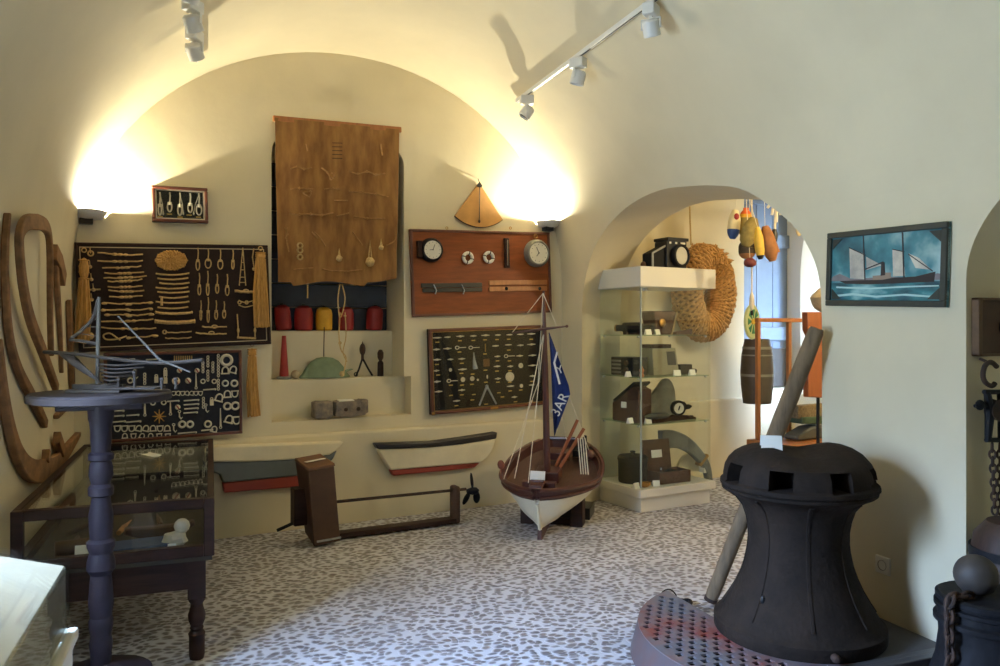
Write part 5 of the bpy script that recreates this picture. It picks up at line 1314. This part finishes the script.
# card on the capstan
kp = depth_pt(771, 452, 3.45)
zc_ = ph + .838
m = MB(); m.hexa([(-.045, -.03, 0), (.045, -.03, 0), (.045, -.026, 0), (-.045, -.026, 0), (-.045, -.004, .085), (.045, -.004, .085), (.045, .0, .085), (-.045, .0, .085)])
m.hexa([(-.045, .026, 0), (.045, .026, 0), (.045, .03, 0), (-.045, .03, 0), (-.045, .0, .085), (.045, .0, .085), (.045, .004, .085), (-.045, .004, .085)])
ca = m.make('tent_card', CARD, None, loc=(kp.x, kp.y, ph + .798), rotz=-YAW - .15); tag(ca, 'white folded card standing on top of the capstan head', 'card')
# ---------------- capstan bar
b0 = Vector((2.52, 3.55, .0)); b1 = Vector((2.86, 3.13, 1.47)); dirb = (b1 - b0).normalized()
cbt = thing('capstan_bar', 'long grey weathered wooden bar leaning on the wall behind the capstan', 'wooden bar', b0)
m = MB(); Lb = (b1 - b0).length
m.tube([dirb * (.03 + Lb * k) for k in (0, .03, .2, .45, .7, .9, .985, 1.0)], [.03, .036, .038, .040, .043, .042, .039, .033], 14); m.make('bar', GREYWOOD, cbt)
m = MB(); m.tube([dirb * .03, dirb * .05], .036, 14); m.make('iron_ferrule', RUSTIRON, cbt)
sh = thing('iron_shackle', 'small dark iron shackle lying at the foot of the wooden bar', 'shackle', (2.40, 3.60, 0), .4)
m = MB(); m.tube(spline([(-.05, -.03, .012), (.0, -.035, .012), (.05, 0, .012), (.0, .035, .012), (-.05, .03, .012)], 5), .012, 8); m.make('bow', BLACKIRON, sh)
m = MB(); m.tube([(-.05, -.05, .016), (-.05, .05, .016)], .014, 8); m.make('pin', BLACKIRON, sh)
sp = thing('twisted_wire', 'thin black wire looped beside the shackle near the capstan bar', 'wire', (2.34, 3.66, 0))
m = MB(); m.tube(spline([(-.06, 0, .004), (-.02, .03, .05), (.03, .03, .06), (.05, 0, .03), (.0, -.02, .01), (.08, -.05, .004)], 6), .004, 6); m.make('wire', BLACKIRON, sp)
# ---------------- painting of a steamship
PT_T = .014
pt = Board('ship_painting', 'painting of a dark two-masted steamship on turquoise sea, hung on the white wall', 'painting', RIGHT,
           [(825, 233.5), (945.5, 222.5), (950, 306.5), (830.5, 306)], PT_T, -.006)
def art_mat():
    m = bpy.data.materials.new('painted_sky_sea'); m.use_nodes = True; nt = m.node_tree; N = nt.nodes; L = nt.links; b = N['Principled BSDF']
    tc = N.new('ShaderNodeTexCoord'); mp = N.new('ShaderNodeMapping'); mp.inputs['Scale'].default_value = (3, 1, 9); L.new(tc.outputs['Object'], mp.inputs[0])
    n = N.new('ShaderNodeTexNoise'); n.inputs['Scale'].default_value = 1.6; n.inputs['Detail'].default_value = 6; L.new(mp.outputs[0], n.inputs['Vector'])
    sea = N.new('ShaderNodeValToRGB'); e = sea.color_ramp.elements; e[0].position = .38; e[0].color = (*lin((26, 74, 88)), 1); e[1].position = .66; e[1].color = (*lin((150, 196, 198)), 1); x = e.new(.52); x.color = (*lin((52, 124, 134)), 1)
    L.new(n.outputs['Fac'], sea.inputs[0])
    n2 = N.new('ShaderNodeTexNoise'); n2.inputs['Scale'].default_value = 4.5; n2.inputs['Detail'].default_value = 4; L.new(tc.outputs['Object'], n2.inputs['Vector'])
    sky = N.new('ShaderNodeValToRGB'); e = sky.color_ramp.elements; e[0].position = .35; e[0].color = (*lin((22, 66, 80)), 1); e[1].position = .68; e[1].color = (*lin((176, 206, 206)), 1); x = e.new(.5); x.color = (*lin((60, 126, 138)), 1)
    L.new(n2.outputs['Fac'], sky.inputs[0])
    sx = N.new('ShaderNodeSeparateXYZ'); L.new(tc.outputs['Object'], sx.inputs[0])
    gt = N.new('ShaderNodeMath'); gt.operation = 'GREATER_THAN'; gt.inputs[1].default_value = -pt.h * .19; L.new(sx.outputs['Z'], gt.inputs[0])
    mx = N.new('ShaderNodeMix'); mx.data_type = 'RGBA'; L.new(gt.outputs[0], mx.inputs['Factor']); L.new(sea.outputs[0], mx.inputs['A']); L.new(sky.outputs[0], mx.inputs['B'])
    L.new(mx.outputs['Result'], b.inputs['Base Color']); b.inputs['Roughness'].default_value = .35
    return m
pt.panel('painted_panel', art_mat(), bevel=0)
PF = mat('dark_green_frame', (46, 50, 44), .55, var=.15, scale=20)
pt.frame('frame', PF, .028, t0=.014, t1=.012, bevel=.004)
W2, H2 = pt.w / 2 - .034, pt.h / 2 - .034
for sx in (-1, 1):
    for sz in (-1, 1): MB().prism([(sx * W2, sz * H2), (sx * (W2 - .06), sz * H2), (sx * W2, sz * (H2 - .05))], -.018, -.0138).make('corner_spandrel', PF, pt.root, smooth=False)
A2 = lambda x, y: (lambda p: (p.x, p.z))(pt.p(810 + x / 3.026, 180 + y / 3.026, 0))
def paint(name, px, m_, lift):
    MB().prism([A2(*p) for p in px], -pt.t - lift, -pt.t + .001).make(name, m_, pt.root, smooth=False)
INK = mat('painted_dark_hull', (40, 34, 38), .5); SAIL = mat('painted_sail', (206, 200, 184), .6, c2=(150, 146, 140), scale=9); HILL = mat('painted_hill', (126, 118, 122), .7, var=.15, scale=12); FOAM = mat('painted_foam', (170, 206, 204), .6)
paint('painted_hills', [(62, 303), (70, 292), (90, 284), (108, 292), (125, 300), (180, 296), (230, 292), (300, 296), (360, 290), (385, 282), (400, 284), (401, 302), (62, 306)], HILL, .0006)
paint('painted_hull', [(90, 306), (150, 303), (220, 302), (250, 296), (320, 292), (380, 277), (376, 308), (180, 316), (108, 314)], INK, .0016)
paint('painted_deckhouse', [(190, 303), (190, 290), (215, 288), (222, 280), (245, 280), (245, 300)], mat('painted_deck', (150, 130, 112), .6), .0012)
paint('painted_funnel', [(214, 290), (216, 250), (226, 248), (228, 288)], INK, .0014)
for i, pxs in enumerate([[(120, 206), (165, 224), (167, 300), (122, 298)], [(170, 232), (218, 258), (172, 272)], [(250, 210), (282, 218), (288, 290), (252, 292)], [(298, 222), (330, 236), (368, 272), (320, 266)]]):
    paint('painted_sail', pxs, SAIL, .0013)
for pxs in ([(160, 166), (163, 166), (168, 302), (165, 302)], [(278, 158), (282, 158), (287, 298), (283, 298)], [(118, 203), (168, 226), (168, 229), (118, 206)], [(298, 222), (372, 274), (371, 277), (298, 226)], [(168, 268), (222, 246), (223, 250), (168, 272)], [(250, 208), (286, 216), (286, 219), (250, 211)]):
    paint('painted_spar', pxs, INK, .0018)
paint('painted_foam', [(75, 348), (130, 342), (200, 350), (290, 344), (390, 352), (392, 357), (280, 350), (200, 356), (130, 349), (75, 354)], FOAM, .0006)
paint('painted_foam', [(80, 322), (180, 326), (300, 320), (390, 318), (390, 322), (300, 325), (180, 331), (80, 327)], FOAM, .0006)
# ---------------- wall socket
x, z = RIGHT.uv(884, 565, 0)
so = thing('wall_socket', 'square white wall socket low on the wall right of the capstan', 'socket', RIGHT.w(x, z), RIGHT.a)
MB().bb((-.041, -.012, -.041), (.041, 0, .041)).make('cover_plate', WHITEPAINT, so, bevel=.004)
MB().lathe([(0, .0), (.02, .0), (.022, .012), (.024, .014), (.024, .0)], 24, (0, 0, 0), axis=(0, -1, 0)).make('recess', mat('socket_brown', (96, 70, 50), .6), so)
# ---------------- alcove: wooden frame, hook block, chain, barrel
J = lambda u, v, off=0: JAMB.uv(u, v, off)
xa, za = J(979, 297.5, -.035); xb, zb = J(1012, 356, -.035)
t = thing('hanging_wooden_box', 'shallow dark wooden box hung inside the right-hand alcove, above the iron hook', 'wooden box', JAMB.w((xa + xb) / 2, (za + zb) / 2, 0), 0)
w2, h2 = (xb - xa) / 2, (za - zb) / 2
m = MB()
for a, b in (((-w2, -.035, h2 - .012), (w2, 0, h2)), ((-w2, -.035, -h2), (w2, 0, -h2 + .012)), ((-w2, -.035, -h2), (-w2 + .022, 0, h2)), ((w2 - .022, -.035, -h2), (w2, 0, h2))): m.bb(a, b)
m.make('frame', mat('alcove_wood', (96, 70, 46), .6, var=.2, scale=20), t, bevel=.003)
MB().bb((-w2 + .01, -.02, -h2 + .01), (w2 - .01, -.004, h2 - .01)).make('back_panel', BROWNBOX, t)
MB().ball((w2 * .55, -.03, 0), (.014, .02, .03), 12).make('iron_latch', BLACKIRON, t)
hx_, hz_ = J(992, 368, -.06)
t = thing('hook_block', 'rusty iron hook and pulley block hung in the right-hand alcove', 'hook block', JAMB.w(hx_, hz_, -.06), 0)
jr = lambda u, v: (lambda r: Vector((r[0] - hx_, 0, r[1] - hz_)))(J(u, v, -.06))
m = MB(); m.tube(spline([jr(997, 367), jr(991, 362), jr(985, 366), jr(983, 376), jr(986, 383), jr(992, 386), jr(995, 383)], 5), .010, 8); m.tube([Vector((jr(992, 364).x, 0, jr(992, 364).z)), Vector((jr(992, 364).x, .055, jr(992, 364).z + .02))], .006, 6); m.make('hook', RUSTIRON, t)
m = MB()
for u in (988, 1001): m.tube([jr(u - 1, 392), jr(u + 2, 410), jr(u, 440)], [.012, .018, .012], 8, flat=1.2)
m.tube([jr(984, 392), jr(1006, 392)], .010, 8); m.tube([jr(986, 440), jr(1004, 440)], .010, 8); m.make('cheek_strap', BLACKIRON, t)
m = MB(); m.lathe([(0, -.02), (.045, -.02), (.04, 0), (.045, .02), (0, .02)], 24, jr(996, 410), axis=(0, 1, 0)); m.make('sheave', RUSTIRON, t)
m = MB(); m.ball(jr(980, 405), (.022, .016, .022), 12); m.tube([jr(975, 406), jr(1000, 405)], .008, 8); m.make('axle_pin', BLACKIRON, t)
ct = thing('hanging_chain', 'rusty link chain hanging below the pulley block in the right-hand alcove', 'chain', JAMB.w(hx_, hz_, -.06), 0)
for s, (u0, u1) in enumerate(((992, 995), (1000, 1001))):
    m = MB(); p0, p1 = jr(u0, 444), jr(u1, 514); n = 10
    for i in range(n):
        p = p0.lerp(p1, (i + .5) / n); R = Matrix.Rotation(PI / 2 * (i % 2) + .5, 3, 'Z')
        m.tube([p + R @ Vector((.011 * math.cos(q), 0, .019 * math.sin(q))) for q in [2 * PI * k / 12 for k in range(12)]], .005, 6, closed=True)
    m.make('chain_strand', RUSTIRON, ct)
kb2 = JAMB.w(3.17, 0, -.30)
t = thing('brown_keg', 'dark brown wooden keg standing in the right-hand alcove behind the ball bollard', 'keg', (2.985, 2.15, 0), 0)
MB().lathe([(0, 0), (.17, 0), (.19, .15), (.2, .34), (.192, .52), (.165, .68), (.12, .735), (0, .745)], 36).make('staves', mat('keg_wood', (54, 35, 28), .6, var=.3, scale=8, stretch=(8, 8, 1)), t)
for z, r in ((.1, .188), (.24, .2), (.46, .2), (.60, .178)): MB().lathe([(r, z), (r + .004, z), (r + .004, z + .035), (r, z + .035), (r, z)], 36).make('iron_hoop', BLACKIRON, t)
# ---------------- bollard with ball and chain
BO = Vector((2.55, 1.955, 0))
t = thing('drum_bollard', 'black iron drum bollard with rolled rims, at the bottom right beside the wall', 'bollard', BO)
MB().lathe([(0, 0), (.24, 0), (.25, .03), (.225, .16), (.19, .26), (.165, .34), (.155, .42), (.158, .465), (.172, .47), (.172, .485), (.16, .492), (.16, .515), (.17, .52), (.17, .533), (.158, .536), (.158, .54), (.165, .544), (.166, .562), (.155, .568), (.13, .565), (0, .56)], 48).make('drum', BLACKIRON, t)
o = MB().ball((0, 0, 0), .071, 28).make('cannonball', mat('ball_iron', (72, 66, 62), .6, metal=.3, var=.2, scale=10, bump=.03), None); bp9 = depth_pt(976, 576, 2.73); o.location = (bp9.x, bp9.y, .562 + .071); tag(o, 'dark iron cannonball resting on the drum bollard', 'cannonball')
cn_ = thing('bollard_chain', 'rusty chain draped over the left edge of the drum bollard', 'chain', BO)
a = math.atan2(-FW.y * .35 - RT.y * .94, -FW.x * .35 - RT.x * .94)
m = MB(); er = Vector((math.cos(a), math.sin(a), 0)); et = Vector((-math.sin(a), math.cos(a), 0))
path = [(.10, .574), (.135, .579), (.17, .578), (.186, .567), (.188, .545), (.188, .519), (.190, .486), (.188, .453), (.187, .42), (.185, .387), (.19, .354), (.202, .322), (.215, .29)]
for i, (r, z) in enumerate(path):
    p = er * r + Vector((0, 0, z)); tn = (er * (path[min(i + 1, 12)][0] - path[max(i - 1, 0)][0]) + Vector((0, 0, path[min(i + 1, 12)][1] - path[max(i - 1, 0)][1]))).normalized()
    sd = et if i % 2 else tn.cross(et)
    m.tube([p + tn * (.026 * math.cos(q)) + sd * (.014 * math.sin(q)) for q in [2 * PI * k / 12 for k in range(12)]], .0065, 6, closed=True)
m.make('links', RUSTIRON, cn_)
# ---------------- side room: rope fender, floats, glazed case
fx_, fz_ = BACK.uv(704, 293, -.17); fc = BACK.w(fx_, fz_, -.17)
FPL = Plane((fc.x, fc.y), BACK.a)
y_wall = (Vector((0, 5.93)) - Vector((fc.x, fc.y))).dot(FPL.y)
t = thing('rope_fender_ring', 'big thick ring fender of coarse brown rope hung on the yellow wall behind the vitrine', 'rope fender', fc, BACK.a)
RR, rr_, RRX = .33, .15, .215
m = MB(); m.tube([(RRX * math.cos(2 * PI * i / 40), 0, RR * math.sin(2 * PI * i / 40)) for i in range(40)], rr_ * .9, 16, closed=True); m.make('core_ring', mat('fender_core', (120, 88, 54), .95, var=.3, scale=30), t)
for sgn in (1, -1):
    for k in range(9):
        pts = []
        for i in range(150):
            A = 2 * PI * i / 150; B_ = sgn * 5 * A + 2 * PI * k / 9
            r = rr_ * (.93 + .03 * math.sin(A * 19 + k)) + .004 * sgn
            pts.append(Vector((math.cos(A) * (RRX + r * math.cos(B_)), r * math.sin(B_), math.sin(A) * (RR + r * math.cos(B_)))))
        m = MB(); m.tube(pts, .0135, 6, closed=True); m.make('rope_winding', OLDROPE, t)
m = MB(); random.seed(5)
for i in range(110):
    A = random.uniform(.5, PI * .95); B_ = random.uniform(-PI * .6, PI * .6) - PI / 2
    c = Vector((math.cos(A), 0, math.sin(A))); n_ = c * math.cos(B_) + Vector((0, math.sin(B_), 0)); p = Vector((c.x * RRX, 0, c.z * RR)) + n_ * rr_
    m.tube([p, p + n_ * .03 + Vector((random.uniform(-.03, .03), random.uniform(-.02, .01), random.uniform(-.03, .02)))], [.012, .004], 5)
m.make('frayed_tufts', mat('frayed_rope', (196, 152, 92), .95, var=.3, scale=40), t)
m = MB(); m.tube([(-.12, .05, RR + rr_ * .9), (-.11, .1, RR + .9)], .008, 6); m.make('hanging_line', ROPE, t)
# buoys hanging in front of the blue door
HB = 6.45
def hang(u, v): return depth_pt(u, v, HB)
sc_ = HB / FPX
hr = thing('hanging_rail', 'thin wooden rail under the vault carrying the hanging buoys and lines', 'rail', hang(768, 186), -YAW)
MB().tube([(-.55, 0, 0), (.65, 0, .0)], .018, 10).make('rail', PINE, hr)
m = MB()
for x in (-.5, .6): m.tube([(x, 0, 0), (x, 0, 3.0 - hang(768, 186).z)], .006, 6)
m.make('support_wire', STEEL, hr)
for dx in (-.24, -.17, -.1, .03, .13, .18):
    pass
def line_to_rail(m, x, z0, u0, v0):
    m.tube([(x, 0, z0), (x, 0, hang(u0, 187).z - hang(u0, v0).z)], .004, 6)
def buoy(name, label, u, v0, v1, wpx, sections, tilt=0, flat=.9, cat='buoy', dy=0):
    """sections: (name, from, to, material) along the height 0 top .. 1 bottom"""
    o = depth_pt(u, v0, HB + dy); h = (v1 - v0) * sc_; w = wpx * sc_ / 2
    t = thing(name, label, cat, o, -YAW, 'buoys hanging by the blue door')
    prof = lambda f: w * max(.25, (1 - abs(2 * f - 1.06) ** 3.2)) ** .6
    R = Matrix.Rotation(tilt, 3, 'Y')
    for nm, f0, f1, mm in sections:
        pr = [(0, -f0 * h)] + [(prof(lerp(f0, f1, k / 6)), -lerp(f0, f1, k / 6) * h) for k in range(7)] + [(0, -f1 * h)]
        MB().lathe(pr, 20, fn=lambda p, a: R @ Vector((p.x, p.y * flat, p.z))).make(nm, mm, t)
    m = MB(); m.tube([(0, 0, 0), (0, -dy, hang(u, 187).z - o.z)], .0022, 6); m.make('line', TWINE, t)
    return t
CREAM = mat('buoy_cream', (226, 212, 168), .6, var=.06); BBLUE = mat('buoy_blue', (36, 70, 130), .5); ORANGE = mat('buoy_orange', (210, 92, 34), .5); OLIVE = mat('olive_canvas', (138, 120, 66), .9, var=.2, scale=20, bump=.04); OCHRE = mat('buoy_ochre', (206, 168, 60), .6, var=.12, scale=14); TAN = mat('tan_leather', (150, 98, 54), .7, var=.2, scale=14, bump=.05)
buoy('hanging_buoy', 'cream and blue buoy with red patch, leftmost of those hung by the blue door', 735.5, 210, 239, 12.5, [('cream_body', 0, .68, CREAM), ('blue_base', .68, 1, BBLUE)], .10)
o = hang(737, 214); MB().ball((-.004, -.045, -.06), (.022, .012, .028), 10).make('red_patch', RED, [x for x in bpy.data.objects if x.name.startswith('hanging_buoy')][0])
buoy('hanging_buoy', 'orange-topped olive buoy second from the left by the blue door', 746, 208, 238, 13, [('orange_cap', 0, .22, ORANGE), ('yellow_band', .22, .34, YELLOW), ('olive_body', .34, 1, OLIVE)], .05, dy=.06)
buoy('canvas_float', 'dark olive bundle hanging low in the middle of the floats', 747, 239, 259, 17, [('dark_body', 0, .75, mat('dark_olive', (70, 58, 44), .9, var=.25, scale=14)), ('tan_base', .75, 1, TAN)], 0, dy=.10)
buoy('canvas_float', 'khaki canvas float hanging at the centre of the cluster by the blue door', 754, 218, 247, 16, [('body', 0, 1, OLIVE)], .30, dy=-.14)
buoy('hanging_buoy', 'slim yellow float with black foot hanging by the blue door', 757.5, 227, 258, 9, [('yellow_body', 0, .88, OCHRE), ('black_foot', .88, 1, BLACK)], -.10, dy=-.30)
buoy('hanging_leather_float', 'brown bulging leather float, rightmost of the bunch by the blue door', 765, 226, 262, 14, [('body', 0, 1, TAN)], -.22, dy=-.02)
buoy('hanging_red_float', 'little dark red float at the bottom of the bunch by the blue door', 750, 258, 267, 12, [('body', 0, 1, mat('wine_red', (104, 40, 38), .6))], 0, dy=-.12)
o = hang(756.5, 262); t = thing('hanging_lead_line', 'white line with spindle weight hanging below the bunch of floats', 'line', o + Vector((FW.x, FW.y, 0)) * .12, -YAW)
m = MB(); m.tube([(0, 0, hang(756, 187).z - o.z), (0, 0, -.24)], .006, 6); m.make('line', TWINE, t)
MB().lathe([(0, -.40), (.012, -.39), (.022, -.34), (.018, -.28), (.005, -.24), (0, -.23)], 14).make('spindle_weight', BONE, t)
MB().tube([(0, 0, -.40), (0, 0, -.44)], .012, 8).make('dark_tip', BLACKIRON, t)
o = hang(776, 203); t = thing('white_rope_hank', 'white rope hank with dangling weight hung on the blue door', 'rope', o, -YAW)
m = MB()
for i in range(5): 
    m.tube(spline([(-.04 + .02 * i, 0, .13), (-.055 + .028 * i, -.02, 0), (-.07 + .036 * i, 0, -.16 + .06 * abs(i - 2)), ], 5), .012, 6)
m.tube([(0, 0, 0), (-.01, 0, -.22)], .010, 6); m.make('white_strands', TWINE, t)
MB().lathe([(0, -.33), (.02, -.32), (.026, -.26), (.018, -.22), (0, -.21)], 14, (-.012, 0, 0)).make('black_weight', BLACK, t)
MB().tube([(-.01, 0, -.33), (.015, 0, -.41)], [.016, .02], 8).make('tan_tail', TAN, t)
for (u, v, r, mm, lab) in ((799, 229, .028, mat('cream_red', (214, 190, 140), .6), 'small cream float with red side hung right of the blue door'), (808, 228, .018, RED, 'tiny red float on a line, furthest right beyond the blue door')):
    o = hang(u, v); t = thing('hanging_mini_float', lab, 'float', o, -YAW)
    MB().ball((0, 0, 0), (r, r * .8, r * 2.2), 14).make('body', mm, t)
    if u == 799: MB().ball((.03, -.004, 0), (.016, .02, .05), 12).make('red_side', RED, t)
    m = MB(); m.tube([(0, 0, r), (0, 0, hang(u, 187).z - o.z)], .003, 6); m.make('line', TWINE, t)
# green oval shield and striped barrel-shaped float on the sill
o = depth_pt(751, 338, 7.35); t = thing('green_oval_plaque', 'oval plaque with green star pattern on cream, left of the blue door', 'plaque', o, BACK.a)
m = MB(); m.lathe([(0, 0), (.095, 0), (.10, .012), (.09, .026), (0, .03)], 36, (0, 0, .155), axis=(0, -1, 0), fn=lambda p, a: Vector((p.x, p.y * 1.7, p.z))); m.make('oval_body', mat('plaque_cream', (188, 196, 142), .5, var=.08), t)
m = MB()
for i in range(8):
    a = 2 * PI * i / 8; m.prism([(.02 * math.cos(a), .155 + .03 * math.sin(a)), (.068 * math.cos(a - .25), .155 + .118 * math.sin(a - .25)), (.068 * math.cos(a + .25), .155 + .118 * math.sin(a + .25))], -.034, -.026)
m.make('green_star', mat('plaque_green', (56, 128, 92), .5, var=.2), t)
MB().lathe([(0, .027), (.028, .027), (.024, .038), (0, .04)], 20, (0, 0, .155), axis=(0, -1, 0)).make('centre_boss', OCHRE, t)
sillz = .86
o = depth_pt(757, 360, 7.45); zt_ = depth_pt(757, 339, 7.40).z
t = thing('banded_barrel', 'dark striped barrel standing on the window sill below the green oval plaque', 'barrel', (o.x, o.y, .78), BACK.a)
hh = zt_ - .78 - .0
MB().lathe([(0, 0), (.13, 0), (.15, hh * .3), (.155, hh * .5), (.145, hh * .75), (.115, hh), (0, hh)], 28).make('staves', mat('barrel_dark', (66, 54, 44), .5, var=.25, scale=10), t)
for f in (.28, .42, .72, .84): MB().lathe([(.153 - .03 * abs(f - .5) * 2.2, hh * f), (.16 - .03 * abs(f - .5) * 2.2, hh * f), (.16 - .03 * abs(f - .5) * 2.2, hh * f + .025), (.153 - .03 * abs(f - .5) * 2.2, hh * f + .025), (.153 - .03 * abs(f - .5) * 2.2, hh * f)], 28).make('pale_hoop', GREYMETAL, t)
# glazed wooden case in the side room
GC = depth_pt(760, 440, 5.9); GP = Plane((GC.x, GC.y), BACK.a)
gl = lambda u, v, y=0: (lambda r: Vector((r[0], y, r[1])))(GP.uv(u, v, y))
t = thing('glazed_wooden_case', 'orange-brown wooden framed glass case behind the capstan in the side room', 'glass case', (GC.x, GC.y, 0), BACK.a)
zt_ = gl(760, 322).z; zs_ = gl(760, 440).z; x1 = .98; w0 = .022
dp = -.30
m = MB()
for x in (0, gl(791, 400).x, x1):
    m.bb((x - w0, 0, zs_), (x + w0 * .4, .03, zt_))
m.bb((-w0, -.004, zt_), (x1 + .01, .034, zt_ + .03));
m.make('post_frame', PINE, t, bevel=.003)
MB().bb((-.06, dp, zs_ - .05), (x1 + .05, .08, zs_)).make('base_board', PINE, t, bevel=.006)
for x in (0, x1):
    for y in (.02, dp + .05): MB().bb((x - .02, y - .02, 0), (x + .03, y + .03, zs_ - .05)).make('leg', PINE, t, bevel=.004)
MB().bb((.0, .012, zs_), (x1 - .02, .017, zt_)).make('front_glass', CASEGLASS, t)
ins = lambda x, y, z: GP.w(x, z, y)
t = thing('model_hull', 'long dark green and grey hull lying in the orange wooden glass case', 'hull model', ins(.45, -.12, zs_), BACK.a)
MB().strip([(-.26, .02), (-.1, .05), (.15, .06), (.45, .06)], [.03, .09, .11, .11], -.07, .07).make('grey_bottom', mat('case_grey', (74, 76, 74), .6), t, bevel=.02)
MB().strip([(-.2, .15), (.1, .14), (.45, .14)], [.05, .06, .06], -.06, .06).make('green_band', mat('case_green', (54, 78, 58), .6), t, bevel=.01)
MB().bb((-.02, -.05, .05), (.4, .05, .13)).make('pale_middle', mat('case_pale', (170, 166, 150), .7), t)
MB().bb((-.22, -.04, .165), (.42, .04, .26)).make('net_rail', mat('net_brown', (120, 104, 78), .9, var=.3, scale=60), t)
rp = gl(813, 400, -.38)
t = thing('varnished_rudder', 'orange varnished wooden rudder with tapered head, half hidden behind the arch jamb', 'rudder', GP.w(rp.x, 0, -.38), BACK.a)
rl = lambda u, v: (gl(u, v, -.38).x - rp.x, gl(u, v, -.38).z)
MB().prism([rl(804.5, 312), rl(832, 312), rl(832, 398), rl(806, 397), rl(805, 372), rl(812, 345), rl(805, 330)], -.025, .025).make('blade', mat('rudder_orange', (142, 76, 38), .4, var=.12, scale=5, stretch=(6, 6, 1), coat=.3), t, bevel=.004)
MB().tube([(rl(818, 396)[0], 0, rl(818, 396)[1]), (rl(818, 396)[0], 0, 0)], .012, 8).make('iron_stay', BLACKIRON, t)
sz_ = rl(820, 312)[1]
o = MB(); o.ball((0, 0, 0), (.12, .10, .095), 22, fn=lambda p, d: p * (1 + .06 * math.sin(4 * d.x + 1) + .04 * math.sin(7 * d.z)))
o = o.make('round_stone', PALESTONE, None, loc=GP.w(gl(826, 300, -.38).x, sz_ + .09, -.38)); tag(o, 'pale rounded stone lying on top of the varnished rudder, by the arch jamb', 'stone')
# ================================================================== TRACK LIGHTS
def track(label, X, Z, y0, y1, heads, aim, side):
    t = thing('ceiling_track', label, 'lighting track', (X, (y0 + y1) / 2, Z))
    h = (y1 - y0) / 2
    m = MB(); m.bb((-.013, -h, -.012), (.013, h, .016)); m.make('rail', WHITEMETAL, t, bevel=.003)
    m = MB(); m.bb((-.004, -h + .01, -.0135), (.004, h - .01, -.0115)); m.make('groove', BLACK, t)
def spot(label, X, Y, Z, rotz, tilt):
    t = thing('track_spotlight', label, 'spotlight', (X, Y, Z - .018), rotz, 'white spotlights on the ceiling tracks')
    MB().bb((-.034, -.05, -.06), (.034, .05, .004)).make('adaptor_box', WHITEMETAL, t, bevel=.006)
    m = MB(); m.tube([(0, 0, -.05), (0, 0, -.075)], .012, 8); m.bb((-.05, -.008, -.08), (.05, .008, -.07)); m.bb((-.054, -.008, -.125), (-.048, .008, -.07)); m.bb((.048, -.008, -.125), (.054, .008, -.07)); m.make('yoke', WHITEMETAL, t)
    R = Euler((tilt, 0, 0)).to_matrix(); c = Vector((0, 0, -.118))
    ax = R @ Vector((0, 0, -1))
    m = MB(); m.lathe([(0, -.044), (.036, -.042), (.045, -.032), (.046, .0), (.046, .045), (.042, .047), (.038, .034), (0, .03)], 24, c, axis=ax); h = m.make('lamp_head', WHITEMETAL, t)
    m = MB(); m.lathe([(0, .031), (.036, .031), (.036, .036), (0, .038)], 24, c, axis=ax); m.make('dark_lens', BLACK, h)
def onvault(X): return 1.9 + 1.72 * math.sqrt(1 - ((X - 1.05) / 1.9) ** 2)
TX1, TX2 = 2.20, -.09
Z1, Z2 = onvault(TX1) - .03, onvault(TX2) - .03
track('long white ceiling track with spotlights, right of the vault crown', TX1, Z1, 1.2, 5.55, 3, 0, 1)
track('white ceiling track with spotlights, seen end-on at the upper left', TX2, Z2, 1.2, 5.45, 3, 0, 1)
def ytrack(u, X):  # distance along the track where it crosses image column u
    t_ = (u - CX) / FPX; k = X / (FW.x + RT.x * t_); return k * (FW.y + RT.y * t_)
for u, lab, rz, tl in ((527, 'white spotlight at the far end of the right ceiling track', 1.3, .6), (578, 'white spotlight in the middle of the right ceiling track', .6, .3), (651, 'white spotlight nearest the viewer on the right ceiling track', -.9, .45)):
    spot(lab, TX1, ytrack(u, TX1), Z1, rz, tl)
for Y_, lab, rz, tl in ((4.86, 'white spotlight at the far end of the upper left track', -.5, .7), (4.42, 'white spotlight second from the far end of the upper left track', -.7, .5), (4.02, 'white spotlight cut by the photo top on the upper left track', .5, .5)):
    spot(lab, TX2, Y_, Z2, rz, tl)
